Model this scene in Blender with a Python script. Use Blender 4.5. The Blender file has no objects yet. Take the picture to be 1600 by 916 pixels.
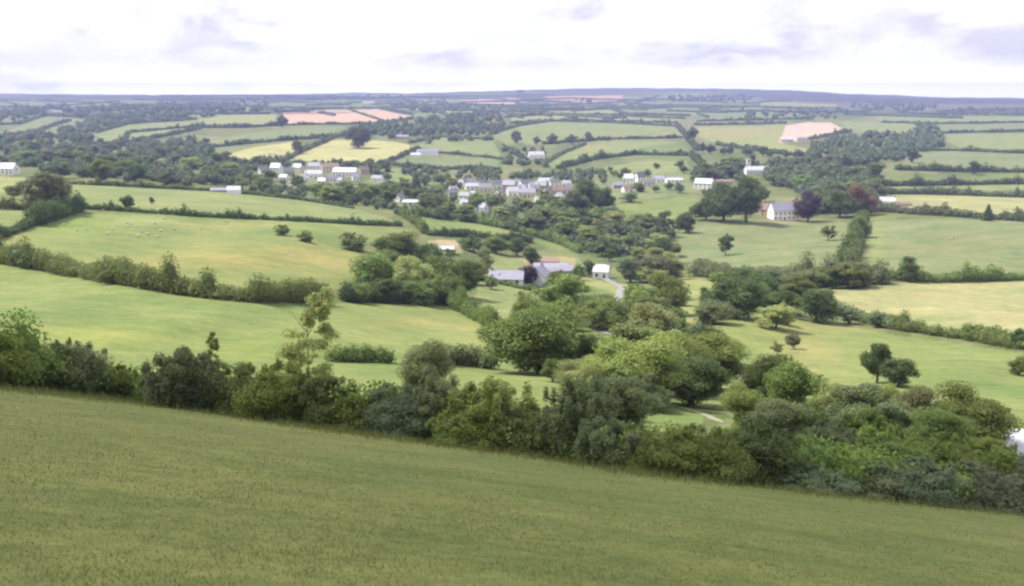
import bpy, math, random
import numpy as np
from mathutils import Vector
R = math.radians
rng = np.random.default_rng(7)
random.seed(7)
sc = bpy.context.scene
col = sc.collection

# ------------------------------------------------------------------ camera
F = 1537.0                       # focal length in pixels of a 1600 wide frame
PITCH = math.atan(308.0 / F)
CAM = np.array([0.0, 0.0, 100.0])
cam_d = bpy.data.cameras.new("camera")
cam_d.sensor_width = 36.0
cam_d.lens = 36.0 * F / 1600.0
cam_d.clip_start = 0.2
cam_d.clip_end = 60000
cam = bpy.data.objects.new("camera", cam_d)
col.objects.link(cam)
cam.location = CAM
cam.rotation_euler = (math.pi / 2 - PITCH, 0, 0)
sc.camera = cam
sc.render.resolution_x, sc.render.resolution_y = 1024, 586
# ------------------------------------------------------------------ exposure
sc.view_settings.view_transform = 'Standard'
sc.view_settings.look = 'None'
sc.view_settings.exposure = 0.88
sc.view_settings.gamma = 1.0
sc.view_settings.use_curve_mapping = False
sc.cycles.max_bounces = 5
sc.cycles.diffuse_bounces = 3
sc.cycles.transmission_bounces = 3
sc.cycles.volume_bounces = 0
sc.cycles.transparent_max_bounces = 8
sc.cycles.use_denoising = True
sc.cycles.pixel_filter_type = 'BLACKMAN_HARRIS'
sc.cycles.filter_width = 2.4
# ------------------------------------------------------------------ sun and sky
SUN_EL, SUN_AZ = R(56), R(-78)   # azimuth measured from straight ahead, + to the right
S = Vector((math.sin(SUN_AZ) * math.cos(SUN_EL), math.cos(SUN_AZ) * math.cos(SUN_EL), math.sin(SUN_EL)))
sun_d = bpy.data.lights.new("sun", 'SUN')
sun_d.energy = 3.9
sun_d.angle = R(0.53)
sun_d.color = (1.0, 0.965, 0.9)
sun = bpy.data.objects.new("sun", sun_d)
col.objects.link(sun)
sun.rotation_euler = S.to_track_quat('Z', 'Y').to_euler()
sun.location = (0, 0, 400)

world = bpy.data.worlds.new("World")
sc.world = world
world.use_nodes = True
wt = world.node_tree
wt.nodes.clear()
wn = wt.nodes.new


def lk(t, a, b):
    t.links.new(a, b)


def wmath(op, a, b=None, c=None):
    n = wn('ShaderNodeMath'); n.operation = op
    for i, q in enumerate((a, b, c)):
        if q is None: continue
        if isinstance(q, (int, float)): n.inputs[i].default_value = q
        else: lk(wt, q, n.inputs[i])
    return n.outputs[0]


w_out = wn('ShaderNodeOutputWorld'); w_bg = wn('ShaderNodeBackground')
w_bg.inputs['Strength'].default_value = 0.1
sky = wn('ShaderNodeTexSky'); sky.sky_type = 'NISHITA'; sky.sun_disc = False
sky.sun_elevation = SUN_EL; sky.sun_rotation = SUN_AZ
sky.air_density = 1.2; sky.dust_density = 1.5
tc = wn('ShaderNodeTexCoord'); sep = wn('ShaderNodeSeparateXYZ')
lk(wt, tc.outputs['Generated'], sep.inputs[0])
den = wmath('ADD', wmath('MAXIMUM', sep.outputs['Z'], 0.0), 0.09)     # clouds lie on a flat layer overhead
cmb = wn('ShaderNodeCombineXYZ')
lk(wt, wmath('DIVIDE', sep.outputs['X'], den), cmb.inputs[0])
lk(wt, wmath('DIVIDE', sep.outputs['Y'], den), cmb.inputs[1])


def wnoise(scale, detail, rough, off):
    m = wn('ShaderNodeMapping'); m.inputs['Location'].default_value = off
    lk(wt, cmb.outputs[0], m.inputs[0])
    n = wn('ShaderNodeTexNoise'); n.inputs['Scale'].default_value = scale
    n.inputs['Detail'].default_value = detail; n.inputs['Roughness'].default_value = rough
    lk(wt, m.outputs[0], n.inputs['Vector']); return n.outputs[0]


def wramp(f, p0, p1, c0=(0, 0, 0, 1), c1=(1, 1, 1, 1)):
    r = wn('ShaderNodeValToRGB'); e = r.color_ramp.elements
    r.color_ramp.interpolation = 'EASE'
    e[0].position, e[0].color, e[1].position, e[1].color = p0, c0, p1, c1
    lk(wt, f, r.inputs[0]); return r.outputs[0]


def wmix(f, a, b):
    m = wn('ShaderNodeMix'); m.data_type = 'RGBA'
    if isinstance(f, float): m.inputs[0].default_value = f
    else: lk(wt, f, m.inputs[0])
    for i, q in ((6, a), (7, b)):
        if isinstance(q, tuple): m.inputs[i].default_value = q
        else: lk(wt, q, m.inputs[i])
    return m.outputs[2]


def dnoise(scale, detail, rough, off, squash=2.6):
    m = wn('ShaderNodeMapping'); m.inputs['Location'].default_value = off; m.inputs['Scale'].default_value = (1, 1, squash)
    lk(wt, tc.outputs['Generated'], m.inputs[0])
    n = wn('ShaderNodeTexNoise'); n.inputs['Scale'].default_value = scale
    n.inputs['Detail'].default_value = detail; n.inputs['Roughness'].default_value = rough; n.inputs['Distortion'].default_value = 0.4
    lk(wt, m.outputs[0], n.inputs['Vector']); return n.outputs[0]


# grey-lilac undersides: patches at given directions (azimuth, elevation) broken by noise, plus free noise
body = wramp(dnoise(8.0, 7, 0.6, (3.1, 1.7, 0.4)), 0.46, 0.66)
PATCH = [(285, 25, 62, 24), (110, 88, 80, 20), (410, 78, 70, 11), (40, 115, 70, 12), (1085, 66, 60, 11), (1235, 58, 45, 26),
         (1470, 50, 100, 22), (930, 18, 60, 14), (1230, 5, 90, 18), (700, 100, 50, 6), (1600, 85, 45, 22), (1140, 92, 80, 6), (440, 35, 60, 9)]
az = wmath('ARCTAN2', sep.outputs['X'], sep.outputs['Y'])
el = wmath('ARCSINE', sep.outputs['Z'])
wob = dnoise(16.0, 6, 0.6, (9.0, 4.0, 0.0))
wob2 = dnoise(14.0, 6, 0.6, (2.0, 14.0, 0.0))
azw = wmath('ADD', az, wmath('MULTIPLY', wmath('SUBTRACT', wob, 0.5), 0.16))
elw = wmath('ADD', el, wmath('MULTIPLY', wmath('SUBTRACT', wob2, 0.5), 0.055))
acc = None
for (pu, pv, pw, ph) in PATCH:
    a0 = math.atan((pu - 800) / F); e0 = math.atan((150 - pv) / F) * math.cos(a0)
    dx = wmath('DIVIDE', wmath('SUBTRACT', azw, a0), pw / F)
    dy = wmath('DIVIDE', wmath('SUBTRACT', elw, e0), ph / F)
    g = wmath('EXPONENT', wmath('MULTIPLY', wmath('ADD', wmath('MULTIPLY', dx, dx), wmath('MULTIPLY', dy, dy)), -0.6))
    acc = g if acc is None else wmath('ADD', acc, g)
patch = wmath('MINIMUM', acc, 1.0)
shade = wmath('ADD', wmath('MULTIPLY', patch, wmath('ADD', 0.42, wmath('MULTIPLY', body, 0.55))), wmath('MULTIPLY', body, 0.38))
high = wramp(sep.outputs['Z'], 0.10, 0.30)
cov = wramp(wnoise(0.30, 7, 0.62, (0.3, 5.0, 0.0)), 0.36, 0.58)         # how much cloud covers the blue higher up
cloud_lo = wmix(wmath('MINIMUM', shade, 1.0), (7.0, 7.0, 7.15, 1), (4.7, 4.65, 5.2, 1))
cloud_hi = wmix(wramp(wnoise(0.45, 6, 0.6, (3.1, 1.7, 0.0)), 0.5, 0.68), (7.2, 7.2, 7.5, 1), (4.8, 4.8, 5.3, 1))
upper = wmix(cov, sky.outputs[0], cloud_hi)
glow = wramp(sep.outputs['Z'], 0.0, 0.034, (2.2, 2.15, 2.0, 1), (1, 1, 1, 1))       # the sky is brightest low down
mg = wn('ShaderNodeMix'); mg.data_type = 'RGBA'; mg.blend_type = 'MULTIPLY'; mg.inputs[0].default_value = 1.0
lk(wt, wmix(high, cloud_lo, upper), mg.inputs[6]); lk(wt, glow, mg.inputs[7])
lk(wt, mg.outputs[2], w_bg.inputs['Color'])
lk(wt, w_bg.outputs[0], w_out.inputs['Surface'])


# ------------------------------------------------------------------ the lie of the land
def _rt(v):
    """depression tangent and dirY for a row of the frame"""
    yn = (458.0 - v) / F
    dy = math.cos(PITCH) + yn * math.sin(PITCH)
    dz = -math.sin(PITCH) + yn * math.cos(PITCH)
    return -dz / dy, dy


VH_U = [-900, 0, 200, 330, 500, 700, 850, 1000, 1200, 1300, 1600, 2500]
VH_V = [515, 605, 625, 642, 668, 694, 713, 738, 758, 771, 801, 880]
EYE, PB, PA = 1.65, 0.343, 0.130      # eye height, fall of the near field forwards and to the right
COLS = {
    -900: [(600, 60), (560, 95), (500, 130), (440, 190), (400, 235), (330, 350), (300, 450), (280, 580), (260, 800), (240, 1100), (220, 1400), (200, 1750), (180, 2400), (165, 3500), (155, 5000), (150, 6400), (146, 8000), (130, 9000)],
    0: [(600, 62), (585, 80), (560, 95), (500, 132), (440, 188), (400, 232), (330, 345), (300, 440), (280, 570), (260, 800), (240, 1100), (220, 1400), (200, 1750), (180, 2400), (165, 3500), (155, 5000), (150, 6400), (146, 8000), (130, 9000)],
    400: [(650, 60), (600, 88), (560, 112), (500, 155), (470, 190), (440, 225), (400, 285), (350, 385), (320, 490), (295, 680), (270, 900), (250, 1080), (230, 1300), (210, 1550), (195, 1850), (180, 2400), (165, 3500), (155, 5000), (150, 6300), (146, 8000), (130, 9000)],
    800: [(700, 54), (650, 72), (600, 108), (580, 137), (540, 175), (500, 230), (440, 350), (400, 450), (350, 600), (300, 800), (270, 980), (250, 1150), (220, 1500), (200, 1850), (180, 2500), (165, 3600), (155, 5000), (146, 6500), (137, 8000), (124, 9000)],
    1200: [(750, 54), (700, 68), (650, 92), (600, 135), (560, 170), (500, 235), (440, 345), (400, 440), (350, 580), (300, 800), (270, 960), (250, 1150), (225, 1500), (205, 1850), (190, 2300), (175, 3000), (165, 3900), (155, 5100), (148, 6200), (137, 8000), (124, 9000)],
    1600: [(795, 56), (700, 77), (640, 112), (600, 147), (540, 200), (500, 245), (440, 330), (400, 410), (350, 555), (320, 690), (300, 800), (260, 1080), (230, 1420), (210, 1780), (190, 2350), (175, 3200), (165, 4300), (158, 5900), (153, 8000), (138, 9000)],
    2500: [(870, 56), (780, 77), (680, 112), (600, 160), (540, 205), (500, 250), (440, 340), (400, 420), (350, 560), (320, 700), (300, 800), (260, 1080), (230, 1420), (210, 1780), (190, 2350), (175, 3200), (165, 4300), (158, 5900), (153, 8000), (138, 9000)],
}
CU = sorted(COLS)


def pchip(xs, ys, x):
    xs = np.asarray(xs, float); ys = np.asarray(ys, float)
    h = np.diff(xs); d = np.diff(ys) / h
    m = np.zeros_like(ys)
    m[0], m[-1] = d[0], d[-1]
    for i in range(1, len(xs) - 1):
        if d[i - 1] * d[i] > 0:
            w1, w2 = 2 * h[i] + h[i - 1], h[i] + 2 * h[i - 1]
            m[i] = (w1 + w2) / (w1 / d[i - 1] + w2 / d[i])
    x = np.clip(x, xs[0], xs[-1])
    i = np.clip(np.searchsorted(xs, x) - 1, 0, len(xs) - 2)
    t = (x - xs[i]) / h[i]
    return ((2 * t**3 - 3 * t**2 + 1) * ys[i] + (t**3 - 2 * t**2 + t) * h[i] * m[i]
            + (-2 * t**3 + 3 * t**2) * ys[i + 1] + (t**3 - t**2) * h[i] * m[i + 1])


_VG = np.arange(118.0, 901.0, 1.0)
_TAB = []
for cu in CU:
    rows = sorted(COLS[cu])
    _TAB.append(pchip([r[0] for r in rows], [math.log(r[1]) for r in rows], _VG))
_TAB = np.array(_TAB)


def tab(u, v):
    u = np.clip(u, CU[0], CU[-1] - 1e-3)
    i = np.clip(np.searchsorted(CU, u, side='right') - 1, 0, len(CU) - 2)
    cu = np.array(CU, float)
    t = (u - cu[i]) / (cu[i + 1] - cu[i])
    vi = np.clip(v - _VG[0], 0, len(_VG) - 1.001); k = vi.astype(int); f = vi - k
    g = lambda j: _TAB[np.clip(j, 0, len(CU) - 1), k] * (1 - f) + _TAB[np.clip(j, 0, len(CU) - 1), k + 1] * f
    p0, p1, p2, p3 = g(i - 1), g(i), g(i + 1), g(i + 2)
    m1, m2 = (p2 - p0) / 2, (p3 - p1) / 2
    return (2 * t**3 - 3 * t**2 + 1) * p1 + (t**3 - 2 * t**2 + t) * m1 + (-2 * t**3 + 3 * t**2) * p2 + (t**3 - t**2) * m2


def _plane_D(u, v):
    yn = (458.0 - v) / F
    dy = math.cos(PITCH) + yn * math.sin(PITCH)
    t = -(-math.sin(PITCH) + yn * math.cos(PITCH)) / dy
    a = (u - 800) / F / dy
    return EYE / np.maximum(t - (PB + PA * a), 0.006), t, a


def swell(u, v):
    """low broad folds of the ground"""
    return (0.030 * np.sin(u / 150.0 + v / 31.0 + 0.7) + 0.022 * np.sin(u / 87.0 - v / 23.0 + 2.0)
            + 0.014 * np.sin(u / 47.0 + v / 13.0 + 4.0))


def depth(u, v):
    u = np.atleast_1d(np.asarray(u, float)); v = np.atleast_1d(np.asarray(v, float))
    u, v = np.broadcast_arrays(u, v)
    vh = np.interp(u, VH_U, VH_V)
    Dp, t, a = _plane_D(u, v)
    Dh, _, _ = _plane_D(u, vh)
    lt = tab(u, np.minimum(v, vh)) + (np.log(Dh) - tab(u, vh)) * np.exp(-(vh - np.minimum(v, vh)) / 30.0)
    amp = np.clip((vh - v) / 120.0, 0, 1) * np.clip((v - 158) / 60.0, 0.0, 1)
    lt = lt + swell(u, v) * amp
    return np.where(v >= vh, Dp, np.exp(lt))


def P(u, v, up=0.0):
    """ground point seen at (u, v)"""
    D = depth(u, v)
    v_ = np.broadcast_to(np.asarray(v, float), D.shape); u_ = np.broadcast_to(np.asarray(u, float), D.shape)
    yn = (458.0 - v_) / F
    dy = math.cos(PITCH) + yn * math.sin(PITCH)
    dz = -math.sin(PITCH) + yn * math.cos(PITCH)
    return np.stack([CAM[0] + (u_ - 800) / F / dy * D, CAM[1] + D, CAM[2] + dz / dy * D + up], -1)


def P1(u, v, up=0.0):
    return P(u, v, up)[0]


# ------------------------------------------------------------------ node helpers / materials
def new_mat(name):
    m = bpy.data.materials.new(name); m.use_nodes = True
    m.node_tree.nodes.clear()
    return m, m.node_tree


def nd(t, kind, **kw):
    n = t.nodes.new(kind)
    for k, v in kw.items():
        if k in n.inputs: n.inputs[k].default_value = v
        else: setattr(n, k, v)
    return n


def mixc(t, f, a, b, mode='MIX'):
    m = nd(t, 'ShaderNodeMix', data_type='RGBA', blend_type=mode)
    if isinstance(f, (int, float)): m.inputs[0].default_value = f
    else: lk(t, f, m.inputs[0])
    for i, q in ((6, a), (7, b)):
        if isinstance(q, tuple): m.inputs[i].default_value = q
        else: lk(t, q, m.inputs[i])
    return m.outputs[2]


def tnoise(t, scale, detail=4, rough=0.6, vec=None, stretch=None):
    n = nd(t, 'ShaderNodeTexNoise', Scale=scale, Detail=detail, Roughness=rough)
    if vec is None:
        vec = nd(t, 'ShaderNodeTexCoord').outputs['Object']
    if stretch:
        mp = nd(t, 'ShaderNodeMapping'); mp.inputs['Scale'].default_value = stretch[:3]
        mp.inputs['Rotation'].default_value = (0, 0, stretch[3]); lk(t, vec, mp.inputs[0]); vec = mp.outputs[0]
    lk(t, vec, n.inputs['Vector']); return n.outputs[0]


def ramp(t, f, p0, p1, c0=(0, 0, 0, 1), c1=(1, 1, 1, 1)):
    r = nd(t, 'ShaderNodeValToRGB'); e = r.color_ramp.elements
    e[0].position, e[0].color, e[1].position, e[1].color = p0, c0, p1, c1
    lk(t, f, r.inputs[0]); return r.outputs[0]


def foliage(name, c, tr=0.4, var=0.22):
    m, t = new_mat(name)
    at = nd(t, 'ShaderNodeAttribute', attribute_name='tint')
    oi = nd(t, 'ShaderNodeObjectInfo')
    c = tuple(q * 1.85 for q in c) if name != 'grass_blades' else c
    c4 = (*c, 1)
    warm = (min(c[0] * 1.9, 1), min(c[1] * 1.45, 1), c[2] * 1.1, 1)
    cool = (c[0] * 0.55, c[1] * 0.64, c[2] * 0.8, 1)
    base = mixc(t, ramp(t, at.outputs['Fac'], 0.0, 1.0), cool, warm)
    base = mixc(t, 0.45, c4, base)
    hs = nd(t, 'ShaderNodeHueSaturation')
    mr = nd(t, 'ShaderNodeMapRange'); mr.inputs[3].default_value = 1 - var; mr.inputs[4].default_value = 1 + var
    lk(t, oi.outputs['Random'], mr.inputs[0]); lk(t, mr.outputs[0], hs.inputs['Value'])
    mr2 = nd(t, 'ShaderNodeMapRange'); mr2.inputs[3].default_value = 0.485; mr2.inputs[4].default_value = 0.515
    mm = nd(t, 'ShaderNodeMath', operation='FRACT'); m7 = nd(t, 'ShaderNodeMath', operation='MULTIPLY'); m7.inputs[1].default_value = 7.13
    lk(t, oi.outputs['Random'], m7.inputs[0]); lk(t, m7.outputs[0], mm.inputs[0]); lk(t, mm.outputs[0], mr2.inputs[0])
    lk(t, mr2.outputs[0], hs.inputs['Hue']); lk(t, base, hs.inputs['Color'])
    d = nd(t, 'ShaderNodeBsdfPrincipled', Roughness=0.6); d.inputs['Specular IOR Level'].default_value = 0.25
    tl = nd(t, 'ShaderNodeBsdfTranslucent'); mx = nd(t, 'ShaderNodeMixShader'); mx.inputs[0].default_value = tr
    lk(t, hs.outputs[0], d.inputs['Base Color']); lk(t, hs.outputs[0], tl.inputs['Color'])
    lk(t, d.outputs[0], mx.inputs[1]); lk(t, tl.outputs[0], mx.inputs[2])
    o = nd(t, 'ShaderNodeOutputMaterial'); lk(t, mx.outputs[0], o.inputs[0])
    return m


def plain(name, c, rough=0.8, var=0.2, scale=0.8, spec=0.3, metal=0.0):
    m, t = new_mat(name)
    n = tnoise(t, scale, 6, 0.65)
    cc = mixc(t, ramp(t, n, 0.3, 0.7), tuple(x * (1 - var) for x in c) + (1,), tuple(min(1, x * (1 + var)) for x in c) + (1,))
    d = nd(t, 'ShaderNodeBsdfPrincipled', Roughness=rough, Metallic=metal); d.inputs['Specular IOR Level'].default_value = spec
    lk(t, cc, d.inputs['Base Color'])
    o = nd(t, 'ShaderNodeOutputMaterial'); lk(t, d.outputs[0], o.inputs[0])
    return m


FOL = {
    'oak': foliage('oak_leaves', (0.075, 0.105, 0.026)),
    'dark': foliage('dark_leaves', (0.055, 0.083, 0.027)),
    'ash': foliage('ash_leaves', (0.105, 0.145, 0.042)),
    'pale': foliage('pale_leaves', (0.150, 0.180, 0.070)),
    'grey': foliage('grey_leaves', (0.084, 0.110, 0.050)),
    'blue': foliage('blue_green_leaves', (0.082, 0.110, 0.060)),
    'copper': foliage('copper_leaves', (0.040, 0.028, 0.036)),
    'brown': foliage('brown_leaves', (0.078, 0.090, 0.040)),
    'rust': foliage('rust_leaves', (0.120, 0.092, 0.050)),
    'thorn': foliage('thorn_leaves', (0.094, 0.130, 0.030)),
    'hedge': foliage('hedge_leaves', (0.075, 0.102, 0.030)),
    'far': foliage('far_leaves', (0.060, 0.082, 0.042)),
}
BARK = plain('bark', (0.11, 0.09, 0.07), 0.95, 0.35, 6)


# ------------------------------------------------------------------ mesh helpers
def mesh_np(name, V, Fc, mats=(), mi=None, tint=None, smooth=False, uvc=None):
    """V (n,3); Fc list of (m,k) int arrays"""
    me = bpy.data.meshes.new(name)
    V = np.asarray(V, np.float32)
    me.vertices.add(len(V)); me.vertices.foreach_set('co', V.ravel())
    loops = np.concatenate([f.ravel() for f in Fc]).astype(np.int32)
    tot = np.concatenate([np.full(len(f), f.shape[1]) for f in Fc]).astype(np.int32)
    me.loops.add(len(loops)); me.loops.foreach_set('vertex_index', loops)
    me.polygons.add(len(tot))
    st = np.concatenate([[0], np.cumsum(tot)[:-1]]).astype(np.int32)
    me.polygons.foreach_set('loop_start', st)
    if mi is not None: me.polygons.foreach_set('material_index', np.asarray(mi, np.int32))
    me.polygons.foreach_set('use_smooth', np.full(len(tot), smooth))
    for m in mats: me.materials.append(m)
    if tint is not None:
        a = me.attributes.new('tint', 'FLOAT', 'POINT'); a.data.foreach_set('value', np.asarray(tint, np.float32))
    me.update(calc_edges=True); me.validate()
    return me


def tag(o, label=None, cat=None, group=None, kind=None):
    if label: o['label'] = label
    if cat: o['category'] = cat
    if group: o['group'] = group
    if kind: o['kind'] = kind
    return o


def link(name, me, parent=None):
    o = bpy.data.objects.new(name, me); col.objects.link(o)
    if parent is not None: o.parent = parent
    return o


_t = (1 + 5 ** .5) / 2
_IV = np.array([(-1, _t, 0), (1, _t, 0), (-1, -_t, 0), (1, -_t, 0), (0, -1, _t), (0, 1, _t), (0, -1, -_t), (0, 1, -_t), (_t, 0, -1), (_t, 0, 1), (-_t, 0, -1), (-_t, 0, 1)], float)
_IV /= np.linalg.norm(_IV[0])
_IF = np.array([(0, 11, 5), (0, 5, 1), (0, 1, 7), (0, 7, 10), (0, 10, 11), (1, 5, 9), (5, 11, 4), (11, 10, 2), (10, 7, 6), (7, 1, 8), (3, 9, 4), (3, 4, 2), (3, 2, 6), (3, 6, 8), (3, 8, 9), (4, 9, 5), (2, 4, 11), (6, 2, 10), (8, 6, 7), (9, 8, 1)])


def ico1():
    V = list(map(tuple, _IV)); cache = {}; out = []
    def mid(a, b):
        k = (min(a, b), max(a, b))
        if k not in cache:
            p = (np.array(V[a]) + np.array(V[b])) / 2; p /= np.linalg.norm(p); V.append(tuple(p)); cache[k] = len(V) - 1
        return cache[k]
    for a, b, c in _IF:
        x, y, z = mid(a, b), mid(b, c), mid(c, a)
        out += [(a, x, z), (b, y, x), (c, z, y), (x, y, z)]
    return np.array(V), np.array(out)


I1V, I1F = ico1()


def leafcloud(C, Rr, n, leaf, g, core=0.8, low_ico=False, up=0.15, spread=(0.78, 1.12)):
    """leaves scattered on the skins of ellipsoid clumps (centres C, radii Rr) round rough inner cores; returns V, F, tint"""
    C = np.asarray(C, float); Rr = np.asarray(Rr, float); L = len(C)
    BV, BF = (_IV, _IF) if low_ico else (I1V, I1F)
    lobe_t = g.random(L)
    # cores
    nv = len(BV)
    jit = 1 + 0.28 * (g.random((L, nv, 1)) - 0.5)
    cv = (C[:, None, :] + BV[None] * Rr[:, None, :] * core * jit).reshape(-1, 3)
    cf = (BF[None] + (np.arange(L) * nv)[:, None, None]).reshape(-1, 3)
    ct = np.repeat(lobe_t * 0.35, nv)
    # leaves
    wgt = (Rr[:, 0] * Rr[:, 2]); wgt = wgt / wgt.sum()
    k = g.choice(L, int(n * 1.6), p=wgt)
    d = g.normal(size=(len(k), 3)); d[:, 2] += up * np.abs(d[:, 2]); d /= np.linalg.norm(d, axis=1, keepdims=True)
    rad = spread[0] + (spread[1] - spread[0]) * g.random((len(k), 1)) ** 0.8
    p = C[k] + d * Rr[k] * rad
    if L <= 76:
        keep = np.ones(len(k), bool)
        for j in range(L):
            q = np.linalg.norm((p - C[j]) / Rr[j], axis=1)
            keep &= ~((q < 0.62) & (k != j))
        p, d, k = p[keep], d[keep], k[keep]
    p, d, k = p[:n], d[:n], k[:n]; m = len(p)
    nn = d / Rr[k]; nn /= np.linalg.norm(nn, axis=1, keepdims=True)
    nn = nn + 0.75 * g.normal(size=(m, 3)) ; nn /= np.linalg.norm(nn, axis=1, keepdims=True)
    r = g.normal(size=(m, 3)); e1 = np.cross(nn, r); e1 /= np.linalg.norm(e1, axis=1, keepdims=True)
    e2 = np.cross(nn, e1)
    s = leaf * (0.6 + 0.8 * g.random((m, 1)))
    a, b = e1 * s * 0.62, e2 * s * 0.42
    bend = nn * s * 0.12
    lv = np.stack([p - a, p - b * 1.0 + bend, p + a, p + b * 1.0 + bend], 1).reshape(-1, 3)
    lf = np.arange(m * 4).reshape(m, 4) + len(cv)
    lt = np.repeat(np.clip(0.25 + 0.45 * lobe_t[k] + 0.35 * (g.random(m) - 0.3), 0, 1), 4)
    return np.concatenate([cv, lv]), [cf, lf], np.concatenate([ct, lt])


def tube(pts, rads, sides=7):
    pts = np.asarray(pts, float); V = []; Fq = []
    for i, (p, r) in enumerate(zip(pts, rads)):
        d = pts[min(i + 1, len(pts) - 1)] - pts[max(i - 1, 0)]; d /= np.linalg.norm(d) + 1e-9
        x = np.cross(d, (0.3, 1, 0.1)); x /= np.linalg.norm(x); y = np.cross(d, x)
        for k in range(sides):
            t = 2 * math.pi * k / sides; V.append(p + r * (math.cos(t) * x + math.sin(t) * y))
    for i in range(len(pts) - 1):
        for k in range(sides):
            a, b = i * sides + k, i * sides + (k + 1) % sides
            Fq.append((a, b, b + sides, a + sides))
    return np.array(V), np.array(Fq)


def trunk_arrays(g, h0, h1, r0, limbs=4, spread=0.28, bend=0.04):
    n = 6; pts = [(0, 0, -0.03)]
    bx, by = g.normal(size=2) * bend
    for i in range(1, n): f = i / (n - 1); pts.append((bx * f, by * f, h1 * f))
    rs = [r0 * (1.25 if i == 0 else 1 - 0.75 * i / (n - 1)) for i in range(n)]
    V, Fq = tube(pts, rs); Vs, Fs, off = [V], [Fq], len(V)
    for j in range(limbs):
        t = 2 * math.pi * (j + g.random() * 0.6) / limbs; z0 = h0 + (h1 - h0) * g.random() * 0.6
        f = z0 / h1
        st = np.array((bx * f, by * f, z0)); en = st + np.array((math.cos(t) * spread, math.sin(t) * spread, 0.16 + 0.12 * g.random()))
        mid = (st + en) / 2 + np.array((0, 0, -0.02))
        V, Fq = tube([st, mid, en], [r0 * 0.5, r0 * 0.32, r0 * 0.12], 5)
        Vs.append(V); Fs.append(Fq + off); off += len(V)
    return np.concatenate(Vs), np.concatenate(Fs)


def lobes_for(shape, g):
    C, Rr = [], []
    lop = 1 + 0.18 * g.normal(size=3)
    def ball(n, rx, rz, zc, r0, r1, flat=0.85, pw=0.45):
        for i in range(n):
            d = g.normal(size=3); d /= np.linalg.norm(d); q = g.random() ** pw
            r = r0 + (r1 - r0) * g.random() ** 1.6
            x = d[0] * rx * q * (lop[0] if d[0] > 0 else 1); y = d[1] * rx * q * (lop[1] if d[1] > 0 else 1)
            z = zc + d[2] * rz * q * (1 if d[2] < 0 else max(0.8, 1.15 - abs(x) * 0.8))
            C.append((x, y, z)); Rr.append((r * 1.15, r * 1.15, r * flat))
    if shape == 'round':
        ball(38, 0.40, 0.38, 0.53, 0.06, 0.17); C.append((0, 0, 0.48)); Rr.append((0.24, 0.24, 0.30))
    elif shape == 'loose':
        ball(44, 0.42, 0.42, 0.54, 0.045, 0.13, 0.8)
    elif shape == 'tall':
        for i in range(34):
            z = 0.10 + 0.86 * g.random(); w = 0.32 * math.sin(math.pi * min(1, (z - 0.02) / 1.0)) ** 0.6 + 0.03
            t = g.random() * 6.28; q = g.random() ** 0.4; C.append((math.cos(t) * w * q, math.sin(t) * w * q, z)); r = 0.05 + 0.08 * g.random()
            Rr.append((r * 1.5, r * 1.5, r * 0.9))
    elif shape == 'cone':
        for i in range(26):
            z = 0.08 + 0.88 * (i / 25); w = 0.34 * (1 - z) + 0.01
            t = i * 2.4; C.append((math.cos(t) * w * 0.7, math.sin(t) * w * 0.7, z)); r = 0.05 + 0.20 * (1 - z)
            Rr.append((r, r, 0.07 + 0.05 * (1 - z)))
    elif shape == 'shrub':
        ball(36, 0.42, 0.42, 0.42, 0.07, 0.17, 0.9); C.append((0, 0, 0.33)); Rr.append((0.32, 0.32, 0.32))
        for i in range(26):              # loose shoots breaking the outline
            t = g.random() * 6.28; q = 0.12 + 0.36 * g.random(); z = 0.42 + 0.42 * math.sqrt(max(0, 1 - (q / 0.5) ** 2)) + 0.12 * g.random()
            r = 0.014 + 0.022 * g.random(); C.append((math.cos(t) * q, math.sin(t) * q, z)); Rr.append((r * 1.3, r * 1.3, 0.03 + 0.06 * g.random()))
    elif shape == 'spray':           # many upright shoots
        for i in range(12):
            t = g.random() * 6.28; q = g.random() ** 0.6 * 0.36
            C.append((math.cos(t) * q, math.sin(t) * q, 0.22 + 0.14 * g.random())); r = 0.12 + 0.09 * g.random(); Rr.append((r, r, r * 1.1))
        for i in range(58):
            t = g.random() * 6.28; q = g.random() ** 0.6 * 0.44
            z = 0.36 + 0.50 * g.random() * (1 - q * 0.8)
            C.append((math.cos(t) * q, math.sin(t) * q, z)); r = 0.02 + 0.035 * g.random(); Rr.append((r * 1.2, r * 1.2, 0.04 + 0.08 * g.random()))
    elif shape == 'spindly':
        for i in range(70):
            z = 0.12 + 0.86 * i / 69; w = 0.07 + 0.36 * (1 - z) ** 0.8
            C.append(((g.random() - 0.5) * 2 * w + 0.30 * z - 0.10, (g.random() - 0.5) * w, z + 0.02 * g.normal())); r = 0.018 + 0.045 * g.random() * (1.25 - z)
            Rr.append((r * 1.7, r * 1.3, r * 0.7))
    return C, Rr


CROWNS, TRUNKS, SMALLS = {}, {}, {}
NV = 3


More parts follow.
